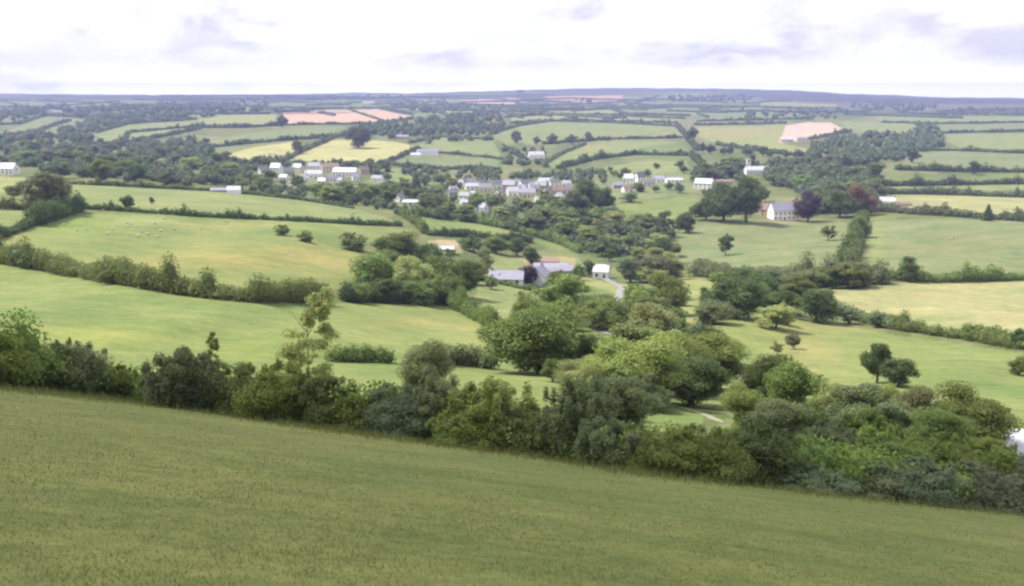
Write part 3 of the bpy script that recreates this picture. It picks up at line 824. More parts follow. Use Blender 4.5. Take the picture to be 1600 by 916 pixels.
HEDGES = [
    ([(-60, 395), (0, 410), (60, 420), (120, 432), (180, 442), (300, 463), (380, 471), (495, 472)], 3.4, 3.6, 'long thick hedge dividing the two big pastures, sloping from the frame edge', 'hedge', 0),
    ([(540, 471), (620, 474), (700, 476)], 3.2, 3.4, 'dark hedge along the foot of the copse above the pasture', 'dark', 0),
    ([(700, 477), (735, 494), (772, 514)], 3.0, 2.6, 'hedge slanting down from the copse corner towards the great oak', 'oak', 0),
    ([(522, 565), (560, 566), (607, 567)], 1.6, 2.0, 'short clipped hedge with a rounded end in the lower pasture', 'hedge', 0),
    ([(672, 566), (720, 569), (772, 577)], 2.0, 2.2, 'low dusky hedge leading to the great oak', 'grey', 0),
    ([(55, 352), (80, 343), (124, 329)], 4.6, 4.2, 'thick dark hedge climbing between two small pastures', 'dark', 0),
    ([(-60, 392), (0, 372), (30, 360), (58, 350)], 2.0, 2.4, 'low dark hedge running down below the thick climbing hedge', 'dark', 0),
    ([(124, 326), (200, 331), (300, 338), (420, 344), (560, 351), (628, 353)], 1.9, 2.4, 'long low hedge below the narrow upper pasture', 'dark', 0),
    ([(88, 287), (200, 292), (350, 300), (470, 313), (552, 326)], 2.0, 2.6, 'hedge along the top of the narrow upper pasture, under the trees', 'dark', 0),
    ([(0, 327), (40, 328), (60, 330)], 3.0, 3.0, 'leafy hedge beside the grey tree clump at the small pasture', 'hedge', 0),
    ([(625, 335), (655, 355), (665, 366)], 3.4, 3.0, 'hedge joining the upper belt to the copse', 'oak', 0),
    ([(640, 336), (720, 344), (800, 359), (880, 383), (905, 396)], 3.6, 3.4, 'hedge along the upper side of the tapering pasture', 'ash', 0),
    ([(670, 368), (760, 372), (830, 379)], 3.0, 3.0, 'hedge along the lower side of the tapering pasture', 'dark', 0),
    ([(745, 436), (790, 446), (836, 456)], 1.5, 1.8, 'low garden hedge below the slate roofed farmhouse', 'hedge', 0),
    ([(1306, 491), (1340, 500), (1385, 512), (1395, 514)], 3.0, 3.6, 'bushy hedge at the corner of the pale hay field', 'grey', 0),
    ([(1395, 514), (1450, 522), (1520, 532), (1610, 548), (1800, 570)], 2.6, 3.0, 'hedge below the pale hay field running to the frame edge', 'hedge', 0.04),
    ([(1395, 438), (1460, 440), (1600, 438), (1800, 438)], 2.9, 3.4, 'green hedge along the top of the pale hay field', 'ash', 0),
    ([(1088, 432), (1160, 436), (1220, 442), (1310, 446), (1388, 443)], 5.0, 5.0, 'tall tangled hedge between the grazing slope and the hay field', 'grey', 0),
    ([(1090, 424), (1110, 426), (1135, 427)], 3.6, 4.0, 'dark block of hedge at the foot of the grazing slope', 'dark', 0),
    ([(1322, 412), (1330, 402), (1338, 380), (1347, 346)], 5.2, 5.5, 'hedge climbing between the two grazing fields', 'hedge', 0),
    ([(1362, 330), (1450, 336), (1540, 342), (1610, 347), (1800, 350)], 4.4, 4.6, 'thick grey-green hedge above the large square grazing field', 'grey', 0),
    ([(1378, 303), (1450, 304), (1600, 309), (1800, 310)], 4.8, 5.0, 'broad dark hedge above the narrow stubble strip', 'far', 0),
    ([(1375, 290), (1450, 290), (1600, 288), (1800, 288)], 4.2, 5.0, 'dark hedge second above the narrow stubble strip', 'far', 0),
    ([(1400, 266), (1500, 268), (1600, 270), (1800, 270)], 5.0, 6.0, 'hedge under the smooth pasture east of the manor woods', 'dark', 0),
    ([(1425, 236), (1500, 236), (1600, 240), (1800, 240)], 4.0, 5.0, 'hedge over the smooth pasture east of the manor woods', 'dark', 0),
    ([(1455, 209), (1600, 206), (1800, 205)], 4.5, 5.0, 'dark hedge over the rounded pasture on the far slope', 'far', 0),
    ([(1380, 192), (1460, 194), (1600, 192), (1800, 191)], 5.0, 6.0, 'long far hedge beneath the pale strip near the moor', 'far', 0),
    ([(1320, 178), (1420, 180), (1600, 181), (1800, 181)], 5.0, 7.0, 'far hedge where the farmland meets the moor', 'far', 0),
    ([(1085, 196), (1150, 195), (1228, 193)], 6.0, 7.0, 'dark hedge over the broad yellowish field beside the pink one', 'far', 0),
    ([(1120, 227), (1200, 239), (1262, 246)], 4.5, 5.0, 'hedge under the broad yellowish field beside the pink one', 'far', 0),
    ([(1262, 219), (1290, 214), (1330, 206)], 4.5, 5.0, 'hedge under the bare pink field', 'far', 0),
    ([(1058, 198), (1072, 214), (1090, 236)], 5.0, 6.0, 'hedge running down beside the lone round tree on the central hill', 'far', 0),
    ([(765, 211), (810, 197), (860, 190), (950, 192), (1058, 198)], 4.0, 5.0, 'dark hedge over the long central hill pasture', 'far', 0),
    ([(848, 226), (900, 222), (960, 218), (1068, 216)], 4.0, 5.0, 'hedge under the long central hill pasture', 'far', 0),
    ([(872, 264), (930, 249), (990, 242), (1080, 244), (1100, 262)], 4.6, 6.0, 'dark curving hedge over the pasture behind the village', 'dark', 0),
    ([(850, 257), (880, 240), (915, 226)], 3.0, 4.0, 'thin hedge up the tilted central field', 'far', 0),
    ([(325, 257), (400, 256), (440, 254), (475, 236), (520, 217)], 4.0, 4.5, 'hedge between the two pale hay fields over the village', 'far', 0),
    ([(320, 232), (400, 224), (455, 219), (520, 215), (545, 212)], 5.0, 6.0, 'dark hedge over the two pale hay fields', 'far', 0),
    ([(594, 256), (620, 248), (655, 232)], 3.0, 4.0, 'hedge at the tip of the larger pale hay field', 'far', 0),
    ([(600, 256), (640, 263), (700, 265), (780, 266)], 4.0, 5.0, 'hedge under the fields by the hillside barns', 'far', 0),
    ([(660, 238), (720, 242), (790, 250)], 3.0, 4.0, 'thin hedge beside the hillside barns', 'far', 0),
    ([(640, 224), (690, 214), (770, 219)], 3.5, 5.0, 'hedge over the green field by the hillside barns', 'far', 0),
    ([(430, 197), (500, 195), (590, 194), (645, 186)], 4.0, 7.0, 'dark hedge under the pair of pink ploughed fields', 'far', 0),
    ([(430, 175), (500, 171), (590, 169), (645, 180)], 5.0, 7.0, 'dark hedge over the pair of pink ploughed fields', 'far', 0),
    ([(545, 172), (575, 182), (600, 190)], 3.0, 5.0, 'thin hedge between the pair of pink ploughed fields', 'far', 0),
    ([(305, 200), (380, 200), (440, 197)], 6.0, 7.0, 'dark hedge under the yellow field beside the ploughed ones', 'far', 0),
    ([(140, 230), (215, 222), (312, 202)], 5.0, 6.0, 'dark hedge under the green slope of the western valley', 'far', 0),
    ([(150, 208), (200, 194), (308, 187)], 5.0, 6.0, 'dark hedge over the green slope of the western valley', 'far', 0),
    ([(195, 222), (200, 208), (310, 198)], 3.5, 5.0, 'hedge halving the green slope of the western valley', 'far', 0),
    ([(-60, 198), (30, 194), (70, 181), (125, 184)], 5.0, 6.0, 'hedge over the outlying western fields', 'far', 0),
    ([(50, 210), (80, 198), (110, 189)], 4.0, 6.0, 'hedge splitting the outlying western fields', 'far', 0),
    ([(800, 193), (900, 188), (1060, 193)], 5.0, 6.0, 'hedge under the pale strip high on the central hill', 'far', 0),
    ([(790, 184), (860, 179), (950, 180), (1070, 186)], 6.0, 7.0, 'hedge over the pale strip high on the central hill', 'far', 0),
    ([(960, 171), (1060, 165), (1160, 167)], 6.0, 8.0, 'hedge under the green field just below the ridge', 'far', 0),
    ([(972, 170), (1005, 158), (1030, 150)], 5.0, 8.0, 'slanting hedge up to the ridge beside the pink field', 'far', 0),
    ([(1090, 190), (1180, 188), (1260, 186)], 6.0, 7.0, 'hedge running west from above the pink field', 'far', 0),
    ([(1100, 171), (1180, 167), (1270, 171)], 7.0, 9.0, 'far hedge below the moor shoulder', 'far', 0),
    ([(1190, 168), (1310, 169)], 7.0, 9.0, 'dark hedge under the pale sliver of field near the moor', 'far', 0),
    ([(718, 166), (800, 165), (900, 163), (960, 163)], 8.0, 10.0, 'dark hedge under the pink fields on the ridge', 'far', 0),
]
for i, (pts, h, w, lab, kind, gap) in enumerate(HEDGES):
    hedge(pts, h, w, lab, kind, gap, seed=i)
# scrubby base of the near hedge, along the whole near field
hp = [(u, float(np.interp(u, VH_U, VH_V)) - 2) for u in range(-400, 2001, 60)]
hedge([p for p in hp], 2.1, 2.8, 'low scrubby boundary hedge along the bottom of the near grass field', 'thorn', 0, bump=0.4, seed=77, dens=1.2)

# ------------------------------------------------------------------ shrubs of the near hedge and trees behind it
SHR = [
    (-25, 512, 602, 120, 'thorn', 'spray', 'tall leafy shrub cut by the frame edge at the hedge end'),
    (52, 556, 607, 90, 'dark', 'shrub', 'low dark shrub between the frame edge shrub and the domed sallow'),
    (115, 526, 613, 112, 'grey', 'shrub', 'domed grey-green sallow standing above the near hedge'),
    (176, 568, 621, 85, 'thorn', 'shrub', 'dark green hawthorn just before the gap in the near hedge'),
    (262, 575, 634, 80, 'dark', 'shrub', 'dark shrub just after the gap in the near hedge'),
    (292, 540, 640, 115, 'grey', 'spray', 'grey shrub with many upright shoots after the hedge gap'),
    (330, 516, 640, 42, 'thorn', 'spindly', 'thin leafy sapling rising above the many-shoot grey shrub'),
    (375, 566, 650, 120, 'hedge', 'shrub', 'rounded green shrub below the long dividing hedge'),
    (440, 562, 660, 120, 'thorn', 'shrub', 'bushy green shrub at the foot of the sparse young tree'),
    (505, 585, 668, 110, 'hedge', 'spray', 'ragged green shrub below the short clipped hedge'),
    (560, 610, 676, 110, 'thorn', 'shrub', 'lower green shrub where the near hedge dips'),
    (622, 596, 684, 105, 'blue', 'shrub', 'blue-green shrub next to the slim grey tree'),
    (690, 588, 690, 100, 'grey', 'spray', 'grey-leaved shrub under the slim grey tree'),
    (765, 585, 700, 150, 'ash', 'spray', 'pale feathery shrub before the great oak'),
    (735, 630, 700, 130, 'thorn', 'shrub', 'glossy dark hawthorn under the pale feathery shrub'),
    (835, 632, 712, 130, 'dark', 'shrub', 'darkest hawthorn, midway along the near hedge'),
    (905, 588, 718, 120, 'grey', 'spray', 'tall greyish shrub rising past the great oak shadow'),
    (960, 650, 732, 120, 'grey', 'spray', 'dusky shrub beside the tall greyish one'),
    (1030, 672, 742, 110, 'thorn', 'shrub', 'green hawthorn before the pale track'),
    (1100, 662, 750, 125, 'oak', 'shrub', 'wide green hawthorn below the white track end'),
    (1180, 662, 757, 140, 'dark', 'shrub', 'broad dark hawthorn where the bluish scrub starts'),
    (1262, 728, 768, 120, 'blue', 'shrub', 'first low bluish willow bush from the dark hawthorn'),
    (1345, 716, 776, 140, 'blue', 'shrub', 'second low bluish willow bush from the dark hawthorn'),
    (1430, 720, 786, 150, 'blue', 'shrub', 'third low bluish willow bush from the dark hawthorn'),
    (1520, 728, 794, 150, 'blue', 'shrub', 'fourth low bluish willow bush, below the white roof'),
    (1610, 716, 802, 150, 'blue', 'shrub', 'last low bluish willow bush, cut by the frame edge'),
    (1575, 694, 760, 90, 'thorn', 'shrub', 'bright green shrub directly below the white roof'),
    (1380, 680, 742, 120, 'oak', 'shrub', 'olive shrub behind the bluish willow bushes'),
    (1470, 678, 745, 120, 'thorn', 'shrub', 'green shrub under the big round dark tree'),
    (1290, 668, 735, 90, 'grey', 'spray', 'grey twiggy shrub behind the first bluish bush'),
]
for (u, vt, vb, w, k, s, lab) in SHR:
    tree(u, vt, vb, w, k, s, lab, 'shrub' if s != 'spindly' else 'sapling', group='shrubs of the near hedge')
NEAR_T = [
    (483, 446, 605, 84, 'pale', 'spindly', 'sparse wispy young tree standing alone above the near hedge'),
    (668, 528, 640, 66, 'grey', 'tall', 'slim grey-green tree above the near hedge, before the low dusky hedge'),
    (1197, 546, 650, 72, 'dark', 'round', 'dark tree behind the near hedge, next to the pale lane end'),
    (1162, 600, 690, 66, 'ash', 'tall', 'slender green tree behind the broad dark hawthorn'),
    (1243, 566, 700, 86, 'ash', 'tall', 'tall ash tree with dusty green crown behind the near hedge'),
    (1298, 596, 690, 70, 'pale', 'loose', 'thin pale tree between the tall ash and the grey tangled tree'),
    (1352, 600, 700, 130, 'grey', 'loose', 'grey tangled tree in front of the hidden white roof'),
    (1432, 600, 690, 90, 'brown', 'round', 'brownish tree below the dark pair'),
    (1515, 604, 705, 104, 'oak', 'round', 'big round dark tree before the sloping pasture, near the white roof'),
    (1370, 534, 598, 56, 'dark', 'round', 'taller of the dark pair of trees on the sloping pasture'),
    (1403, 556, 604, 50, 'dark', 'round', 'shorter of the dark pair of trees on the sloping pasture'),
    (1592, 556, 586, 34, 'oak', 'round', 'small tree alone on the pasture by the frame edge'),
    (1590, 512, 545, 30, 'dark', 'round', 'small dark hedgerow tree above the lone frame edge tree'),
    (842, 474, 584, 140, 'oak', 'round', 'great spreading oak casting a dark shadow in the valley'),
    (822, 462, 520, 50, 'oak', 'round', 'tree peeping over the shoulder of the great oak'),
    (875, 424, 500, 78, 'ash', 'loose', 'feathery ash tree above the great oak, below the farm'),
    (990, 520, 632, 120, 'ash', 'round', 'wide olive tree in the valley clump above the white track'),
    (950, 532, 615, 60, 'oak', 'round', 'tree on the near side of the valley clump, next to the great oak'),
    (905, 555, 612, 56, 'pale', 'round', 'pale sallow between the great oak and the valley clump'),
    (1045, 522, 616, 72, 'oak', 'tall', 'upright green tree ending the valley clump'),
    (1098, 558, 610, 68, 'grey', 'round', 'rounded grey bush on the grass beside the valley clump'),
    (942, 462, 515, 56, 'ash', 'round', 'round tree beside the bend of the lane'),
    (1010, 472, 545, 96, 'pale', 'round', 'broad pale green tree in the middle of the valley'),
    (1040, 425, 492, 66, 'oak', 'round', 'dark tree behind the broad pale green one'),
    (1030, 398, 440, 74, 'brown', 'round', 'brownish tree over the lane beyond the broad pale green one'),
    (985, 400, 442, 54, 'blue', 'round', 'bluish round tree beside the white cottage'),
    (920, 404, 432, 26, 'dark', 'round', 'small dark tree between farm barns and white cottage'),
    (824, 412, 446, 27, 'copper', 'round', 'round purple copper beech in front of the slate farmhouse'),
    (830, 384, 412, 30, 'dark', 'round', 'dark round tree behind the farm barns'),
    (1150, 430, 498, 78, 'dark', 'round', 'large dark oak overhanging the yellow valley meadow'),
    (1110, 468, 506, 60, 'grey', 'round', 'smaller greyish tree under the large dark oak'),
    (1178, 424, 468, 50, 'dark', 'round', 'dark tree behind the large dark oak'),
    (1280, 450, 504, 54, 'dark', 'round', 'round dark tree at the corner of the pale hay field'),
    (1133, 364, 399, 24, 'grey', 'loose', 'pale grey thin tree standing alone on the grazing slope'),
    (1224, 452, 490, 34, 'dark', 'tall', 'narrow dark tree left of the hay field corner'),
    (1212, 474, 514, 62, 'pale', 'loose', 'pale straggly willow below the narrow dark tree'),
    (1240, 520, 546, 24, 'brown', 'round', 'small brown bush on the dry bank'),
    (1124, 522, 562, 36, 'dark', 'round', 'neat round reddish-dark tree alone beside the track'),
    (1146, 548, 574, 20, 'brown', 'round', 'small brown bush beside the track'),
    (1420, 400, 440, 26, 'dark', 'tall', 'ragged dark tree in the green hedge over the hay field'),
    (1326, 482, 506, 34, 'grey', 'round', 'domed grey bush in the hay field corner hedge'),
    (1370, 486, 512, 34, 'grey', 'round', 'second domed grey bush in the hay field corner hedge'),
    (1520, 505, 532, 36, 'hedge', 'round', 'hedgerow tree midway under the hay field'),
    (1342, 334, 372, 32, 'ash', 'round', 'bright green tree at the top of the climbing field hedge'),
    (1328, 362, 402, 28, 'oak', 'round', 'tree at the foot of the climbing field hedge'),
    (1294, 352, 376, 26, 'hedge', 'loose', 'small loose tree in the grazing slope below the manor'),
    (1543, 318, 345, 18, 'dark', 'cone', 'pointed tree in the thick hedge over the square field'),
    (1365, 252, 280, 30, 'dark', 'round', 'lone round dark tree east of the manor woods'),
    (1262, 296, 346, 42, 'copper', 'round', 'large purple beech beside the white manor'),
    (1340, 284, 338, 48, 'rust', 'round', 'russet brown tree among the manor woods'),
    (1312, 294, 340, 48, 'oak', 'round', 'broad green tree between purple beech and russet tree'),
    (1130, 282, 346, 66, 'dark', 'round', 'big dark tree at the west end of the manor grounds'),
    (1166, 274, 348, 66, 'dark', 'round', 'biggest dark tree of the manor grounds'),
    (1103, 304, 344, 40, 'dark', 'round', 'dark tree at the tip of the manor grounds'),
    (896, 296, 338, 40, 'blue', 'round', 'dark tree at the village edge beside the small green paddock'),
    (916, 280, 330, 40, 'dark', 'tall', 'tallest dark tree at the village edge'),
    (944, 290, 334, 36, 'dark', 'round', 'dark tree at the village edge nearest the open green field'),
    (1037, 328, 372, 24, 'grey', 'tall', 'grey upright tree at the stream belt end'),
    (1072, 332, 364, 26, 'dark', 'round', 'dark tree closing the stream belt under the grazing slope'),
    (650, 268, 312, 26, 'blue', 'cone', 'tall dark conifer among the village gardens'),
    (985, 300, 316, 30, 'oak', 'round', 'tree in the open green field below the eastern houses'),
    (590, 392, 458, 72, 'ash', 'round', 'large bright tree at the west end of the copse'),
    (620, 360, 404, 84, 'oak', 'round', 'wide domed tree at the top of the copse'),
    (551, 362, 391, 44, 'hedge', 'shrub', 'rounded bush outside the copse, on the big pasture'),
    (640, 398, 470, 74, 'pale', 'round', 'pale tree in the heart of the copse'),
    (690, 398, 466, 70, 'oak', 'round', 'rounded tree on the farm side of the copse'),
    (728, 404, 466, 56, 'oak', 'round', 'easternmost tree of the copse facing the farm'),
    (604, 436, 474, 52, 'dark', 'round', 'dark low tree at the front of the copse'),
    (562, 440, 474, 42, 'ash', 'round', 'small front tree at the copse corner by the hedge gap'),
    (652, 436, 476, 62, 'ash', 'round', 'rounded front tree at the middle of the copse'),
    (702, 430, 477, 56, 'hedge', 'round', 'front tree of the copse above the slanting hedge'),
    (664, 378, 420, 50, 'dark', 'round', 'dark tree at the back of the copse near the bare patch'),
    (740, 366, 394, 40, 'dark', 'round', 'first dark tree of the row behind the farm'),
    (775, 366, 396, 44, 'oak', 'round', 'middle dark tree of the row behind the farm'),
    (808, 370, 400, 40, 'dark', 'round', 'last dark tree of the row behind the farm'),
    (768, 428, 452, 24, 'ash', 'round', 'small garden tree at the west end of the farmhouse'),
    (872, 420, 456, 34, 'ash', 'loose', 'loose green tree screening the farm barns'),
    (906, 412, 438, 24, 'oak', 'round', 'small tree at the end of the stone cart shed'),
    (760, 400, 424, 26, 'hedge', 'round', 'round tree on the rough ground north of the farmhouse'),
    (505, 440, 474, 30, 'ash', 'tall', 'small tree ending the long dividing hedge at the gap'),
    (175, 414, 444, 34, 'hedge', 'round', 'domed tree growing out of the long dividing hedge'),
    (45, 394, 420, 30, 'oak', 'round', 'tree growing out of the long dividing hedge near the frame edge'),
    (440, 350, 368, 22, 'hedge', 'shrub', 'small double bush in the big pasture'),
    (478, 359, 378, 24, 'hedge', 'shrub', 'single squat bush in the big pasture'),
    (200, 304, 330, 20, 'hedge', 'round', 'small tree in the low hedge under the narrow upper pasture'),
    (237, 307, 319, 9, 'dark', 'round', 'tiny dark bush alone in the narrow upper pasture'),
    (105, 296, 304, 8, 'hedge', 'shrub', 'tiny pale bush at the narrow end of the upper pasture'),
    (66, 266, 328, 56, 'grey', 'tall', 'tall grey-green tree by the small western pasture'),
    (90, 272, 330, 40, 'grey', 'round', 'grey-green tree tucked beside the tall one'),
    (22, 288, 312, 26, 'dark', 'round', 'small dark tree beneath the white western house'),
    (560, 195, 232, 34, 'far', 'round', 'round tree in the top corner of the pale hay field'),
    (466, 218, 240, 20, 'far', 'round', 'tree where the two pale hay fields meet'),
    (440, 178, 200, 18, 'far', 'round', 'tree at the west end of the pink ploughed field'),
    (1080, 196, 220, 18, 'far', 'round', 'lone round tree on the ridge of the central hill'),
    (812, 140, 146, 12, 'far', 'round', 'clump standing on the skyline over the pink ridge field'),
    (1424, 228, 254, 24, 'far', 'round', 'dark tree at the edge of the eastern wood'),
    (1320, 200, 208, 12, 'far', 'round', 'small tree beside the bare pink field'),
    (1520, 250, 272, 20, 'dark', 'round', 'round hedgerow tree under the smooth eastern pasture'),
    (525, 248, 262, 14, 'dark', 'round', 'small tree behind the long white village roof'),
]
for a in NEAR_T: tree(*a[:7])
for i, (uu_, a_, b_, w_) in enumerate(((808, 203, 224, 20), (838, 212, 227, 12), (862, 207, 225, 17), (893, 209, 226, 20), (920, 205, 221, 14), (951, 212, 221, 11))):
    tree(uu_, a_, b_, w_, 'far', 'round', 'one of the dark trees spaced along the hedge under the central hill pasture', group='trees along the central hill hedge')
for i, uu_ in enumerate((1098, 1110, 1131, 1140, 1166, 1192, 1203, 1228, 1247)):
    tree(uu_, 222 + i * 1.2 + (i * 7 % 5) * 1.3, 240 + i * 1.0, 10 + (i * 5 % 7) * 1.5, 'far', 'round', 'one of the small trees lined up under the yellowish field', group='row under the yellowish field')


H_ = [
    (14, 272, 30, 17, -10, 'white', 'pale', 'white house beneath dark woods, cut by the western frame edge'),
    (366, 303, 20, 12, 5, 'white', 'pale', 'pale barn standing alone in the belt above the narrow pasture'),
    (342, 300, 24, 6, 5, 'stone', 'lilac', 'long low stone shed beside the pale barn'),
    (412, 272, 14, 12, 20, 'white', 'slate', 'westernmost white cottage of the upper village terrace'),
    (432, 270, 18, 15, -15, 'white', 'pale', 'pale gabled cottage second from the west of the upper village'),
    (452, 274, 16, 12, 10, 'stone', 'slate', 'grey stone cottage in the upper village before the hay field'),
    (466, 268, 16, 12, -20, 'cream', 'pale', 'cream cottage right under the hay field edge'),
    (490, 278, 26, 12, 6, 'white', 'pale', 'bright white bungalow in front of the upper village'),
    (492, 266, 20, 12, -10, 'white', 'slate', 'white house behind the bright bungalow'),
    (516, 268, 26, 13, 12, 'cream', 'tile', 'house with reddish roof in the upper village'),
    (540, 276, 38, 14, -8, 'white', 'pale', 'long house with broad white roof, biggest of the upper village'),
    (520, 284, 22, 9, 10, 'white', 'slate', 'low white house in front of the long white roof'),
    (568, 272, 16, 12, 25, 'pinkish', 'tile', 'small reddish house by trees east of the long white roof'),
    (590, 284, 18, 10, -15, 'white', 'slate', 'white cottage beside the little green field behind the village'),
    (625, 316, 12, 14, 30, 'white', 'slate', 'narrow white gable end beside the long low white wall house'),
    (643, 320, 26, 8, -5, 'white', 'pale', 'long low white building under the tall conifer'),
    (706, 306, 14, 10, 20, 'stone', 'slate', 'small grey house west of the village core'),
    (727, 312, 18, 12, -20, 'white', 'slate', 'white house at the west end of the village core'),
    (737, 296, 20, 10, 8, 'white', 'pale', 'pale-roofed house over the west end of the village core'),
    (728, 320, 18, 8, 12, 'white', 'pale', 'low white cottage in front of the village core'),
    (753, 332, 18, 15, -25, 'white', 'lilac', 'bright white house standing lowest of the village, by the trees'),
    (760, 300, 20, 13, -8, 'cream', 'slate', 'cream house in the village core'),
    (778, 294, 20, 13, 15, 'white', 'slate', 'white house at the top of the village core'),
    (796, 296, 20, 14, -12, 'pinkish', 'lilac', 'pinkish house in the middle of the village'),
    (803, 306, 22, 14, 10, 'white', 'pale', 'large pale house in the middle of the village'),
    (824, 308, 26, 14, -5, 'cream', 'lilac', 'broad cream house facing the small green paddock'),
    (820, 292, 18, 11, 20, 'white', 'slate', 'small white house behind the broad cream one'),
    (846, 296, 20, 12, -18, 'stone', 'slate', 'grey stone house over the green paddock'),
    (852, 288, 22, 10, 6, 'white', 'pale', 'white roofed house behind the grey stone one'),
    (872, 304, 22, 13, 12, 'pinkish', 'tile', 'pinkish house beside the dark village edge trees'),
    (886, 292, 14, 10, -20, 'white', 'slate', 'little white house just before the tall dark trees'),
    (966, 294, 20, 9, 10, 'stone', 'lilac', 'lilac-roofed house at the start of the eastern terrace'),
    (983, 286, 16, 14, -15, 'white', 'pale', 'white gabled house of the eastern terrace'),
    (1000, 284, 16, 15, 20, 'white', 'slate', 'tallest white house of the eastern terrace'),
    (1014, 290, 18, 10, 0, 'cream', 'slate', 'cream cottage in the eastern terrace'),
    (1030, 285, 18, 10, -10, 'white', 'lilac', 'white cottage with lilac roof in the eastern terrace'),
    (1053, 285, 26, 7, 3, 'white', 'pale', 'long low white building ending the eastern terrace'),
    (980, 300, 16, 10, 15, 'white', 'tile', 'cottage below the eastern terrace by the green field'),
    (1100, 295, 28, 16, -18, 'white', 'pale', 'white house with pale roof on the rise, gable to the lane'),
    (1126, 286, 30, 5, 4, 'pinkish', 'tile', 'long low brown barn behind the white house on the rise'),
    (1182, 272, 36, 12, 2, 'white', 'pale', 'long brilliant white schoolhouse above the manor trees'),
    (1202, 338, 26, 20, -20, 'ochre', 'tile', 'ochre outbuilding on the west side of the manor'),
    (1386, 322, 24, 14, -12, 'white', 'pale', 'small white farmhouse beside the narrow stubble strip'),
    (1410, 322, 24, 7, 5, 'pinkish', 'tile', 'low reddish barn next to the small white farmhouse'),
    (838, 248, 24, 11, 5, 'white', 'pale', 'white farm building alone at the foot of the tilted central field'),
    (668, 242, 32, 9, 8, 'white', 'lilac', 'larger bluish-roofed hillside barn'),
    (650, 245, 16, 6, -5, 'white', 'pale', 'smaller pale hillside barn'),
    (1228, 222, 20, 7, 5, 'pinkish', 'pale', 'pale farm building at the lower corner of the bare pink field'),
    (1254, 222, 16, 7, -10, 'cream', 'slate', 'small house under the bare pink field beside a tree'),
    (628, 217, 20, 6, 5, 'pinkish', 'lilac', 'far barn with dull roof over the green hillside field'),
    (90, 176, 14, 3.5, 0, 'white', 'pale', 'tiny white farm far off on the western hills'),
    (576, 162, 18, 3, 0, 'white', 'pale', 'tiny pale farm below the northern skyline'),
]
H_ = [(u, vb, w, h, rot * 1.6, wl, rf, lab) for (u, vb, w, h, rot, wl, rf, lab) in H_]
KEEP = [(q[0], q[1], q[2]) for q in H_] + [(u_, 300, 8) for u_ in range(715, 890, 22)] + [(u_, 286, 8) for u_ in range(430, 560, 25)] + [(1220, 343, 40), (792, 444, 62), (1182, 272, 36)]


def hides(u, v, hpx, wpx):
    return any(abs(u - a) < w * 0.45 + wpx * 0.42 and b - 1 < v < b + hpx - 2 for a, b, w in KEEP)


def scatter(poly, n, hr, kinds, label, group, shape_mix=('round', 'round', 'loose', 'tall'), seed=0, wr=(0.95, 1.4), cat='tree', name='woodland_tree'):
    g = random.Random(seed); xs = [p[0] for p in poly]; ys = [p[1] for p in poly]; pts = []
    tries = 0
    while len(pts) < n and tries < 20000:
        tries += 1
        u, v = g.uniform(min(xs), max(xs)), g.uniform(min(ys), max(ys))
        if not pip(poly, np.array([u]), np.array([v]))[0]: continue
        if any(abs(u - a) < 9 and abs(v - b) < 5 for a, b, _ in pts): continue
        D = float(P1(u, v)[1]); h = g.uniform(*hr); hp_ = h * F / D
        if hides(u, v, hp_, hp_) and g.random() < 0.93: continue
        pts.append((u, v, hp_))
    for u, v, hp_ in pts:
        tree(u, v - hp_, v, hp_ * g.uniform(*wr), g.choice(kinds), g.choice(shape_mix), label, cat, group=group, name=name, g=g)


REG = {
    'west': [(-40, 262), (60, 262), (95, 284), (240, 290), (340, 296), (425, 292), (425, 256), (330, 254), (312, 228), (150, 234), (80, 214), (-40, 226)],
    'belt': [(350, 296), (430, 280), (600, 296), (700, 328), (780, 352), (700, 345), (640, 338), (550, 322), (430, 308)],
    'village': [(600, 288), (720, 292), (900, 312), (950, 345), (880, 378), (780, 356), (680, 325)],
    'stream': [(860, 350), (960, 342), (1060, 356), (1045, 384), (960, 405), (890, 388)],
    'manor': [(1190, 262), (1300, 256), (1372, 292), (1372, 334), (1275, 334), (1255, 300), (1200, 290)],
    'lanetrees': [(1075, 272), (1180, 250), (1192, 276), (1110, 292)],
}
scatter(REG['west'], 62, (10, 15), ['oak', 'dark', 'ash', 'grey', 'blue', 'hedge'], 'one of the mixed trees in the western valley wood over the narrow pasture', 'trees of the western valley wood', seed=1)
scatter(REG['belt'], 36, (8, 12), ['ash', 'oak', 'grey', 'hedge', 'dark'], 'one of the trees in the belt between narrow pasture and village', 'trees of the belt below the village', seed=2)
scatter(REG['village'], 46, (7, 11), ['ash', 'oak', 'grey', 'blue', 'dark', 'pale'], 'one of the garden trees among the white village houses', 'trees among the village houses', seed=3)
scatter(REG['stream'], 24, (7, 11), ['ash', 'oak', 'grey', 'pale', 'hedge'], 'one of the trees in the stream belt below the grazing slope', 'trees of the stream belt', seed=4)
scatter(REG['manor'], 26, (10, 15), ['oak', 'dark', 'brown', 'blue', 'ash'], 'one of the tall trees in the wood behind the manor', 'trees of the manor wood', seed=5)
scatter(REG['lanetrees'], 10, (9, 13), ['dark', 'oak', 'blue'], 'one of the dark trees on the rise west of the white schoolhouse', 'trees on the rise', seed=6)
scatter([(560, 476), (610, 400), (740, 430), (745, 468)], 10, (6, 9), ['oak', 'hedge', 'dark', 'ash'], 'one of the smaller trees filling the copse', 'small trees inside the copse', seed=8)
scatter([(1185, 452), (1260, 448), (1385, 436), (1380, 446), (1260, 462), (1200, 470)], 9, (6, 9), ['oak', 'grey', 'hedge', 'brown'], 'one of the trees in the tangled hedge under the grazing slope', 'trees in the tangled hedge', seed=9)

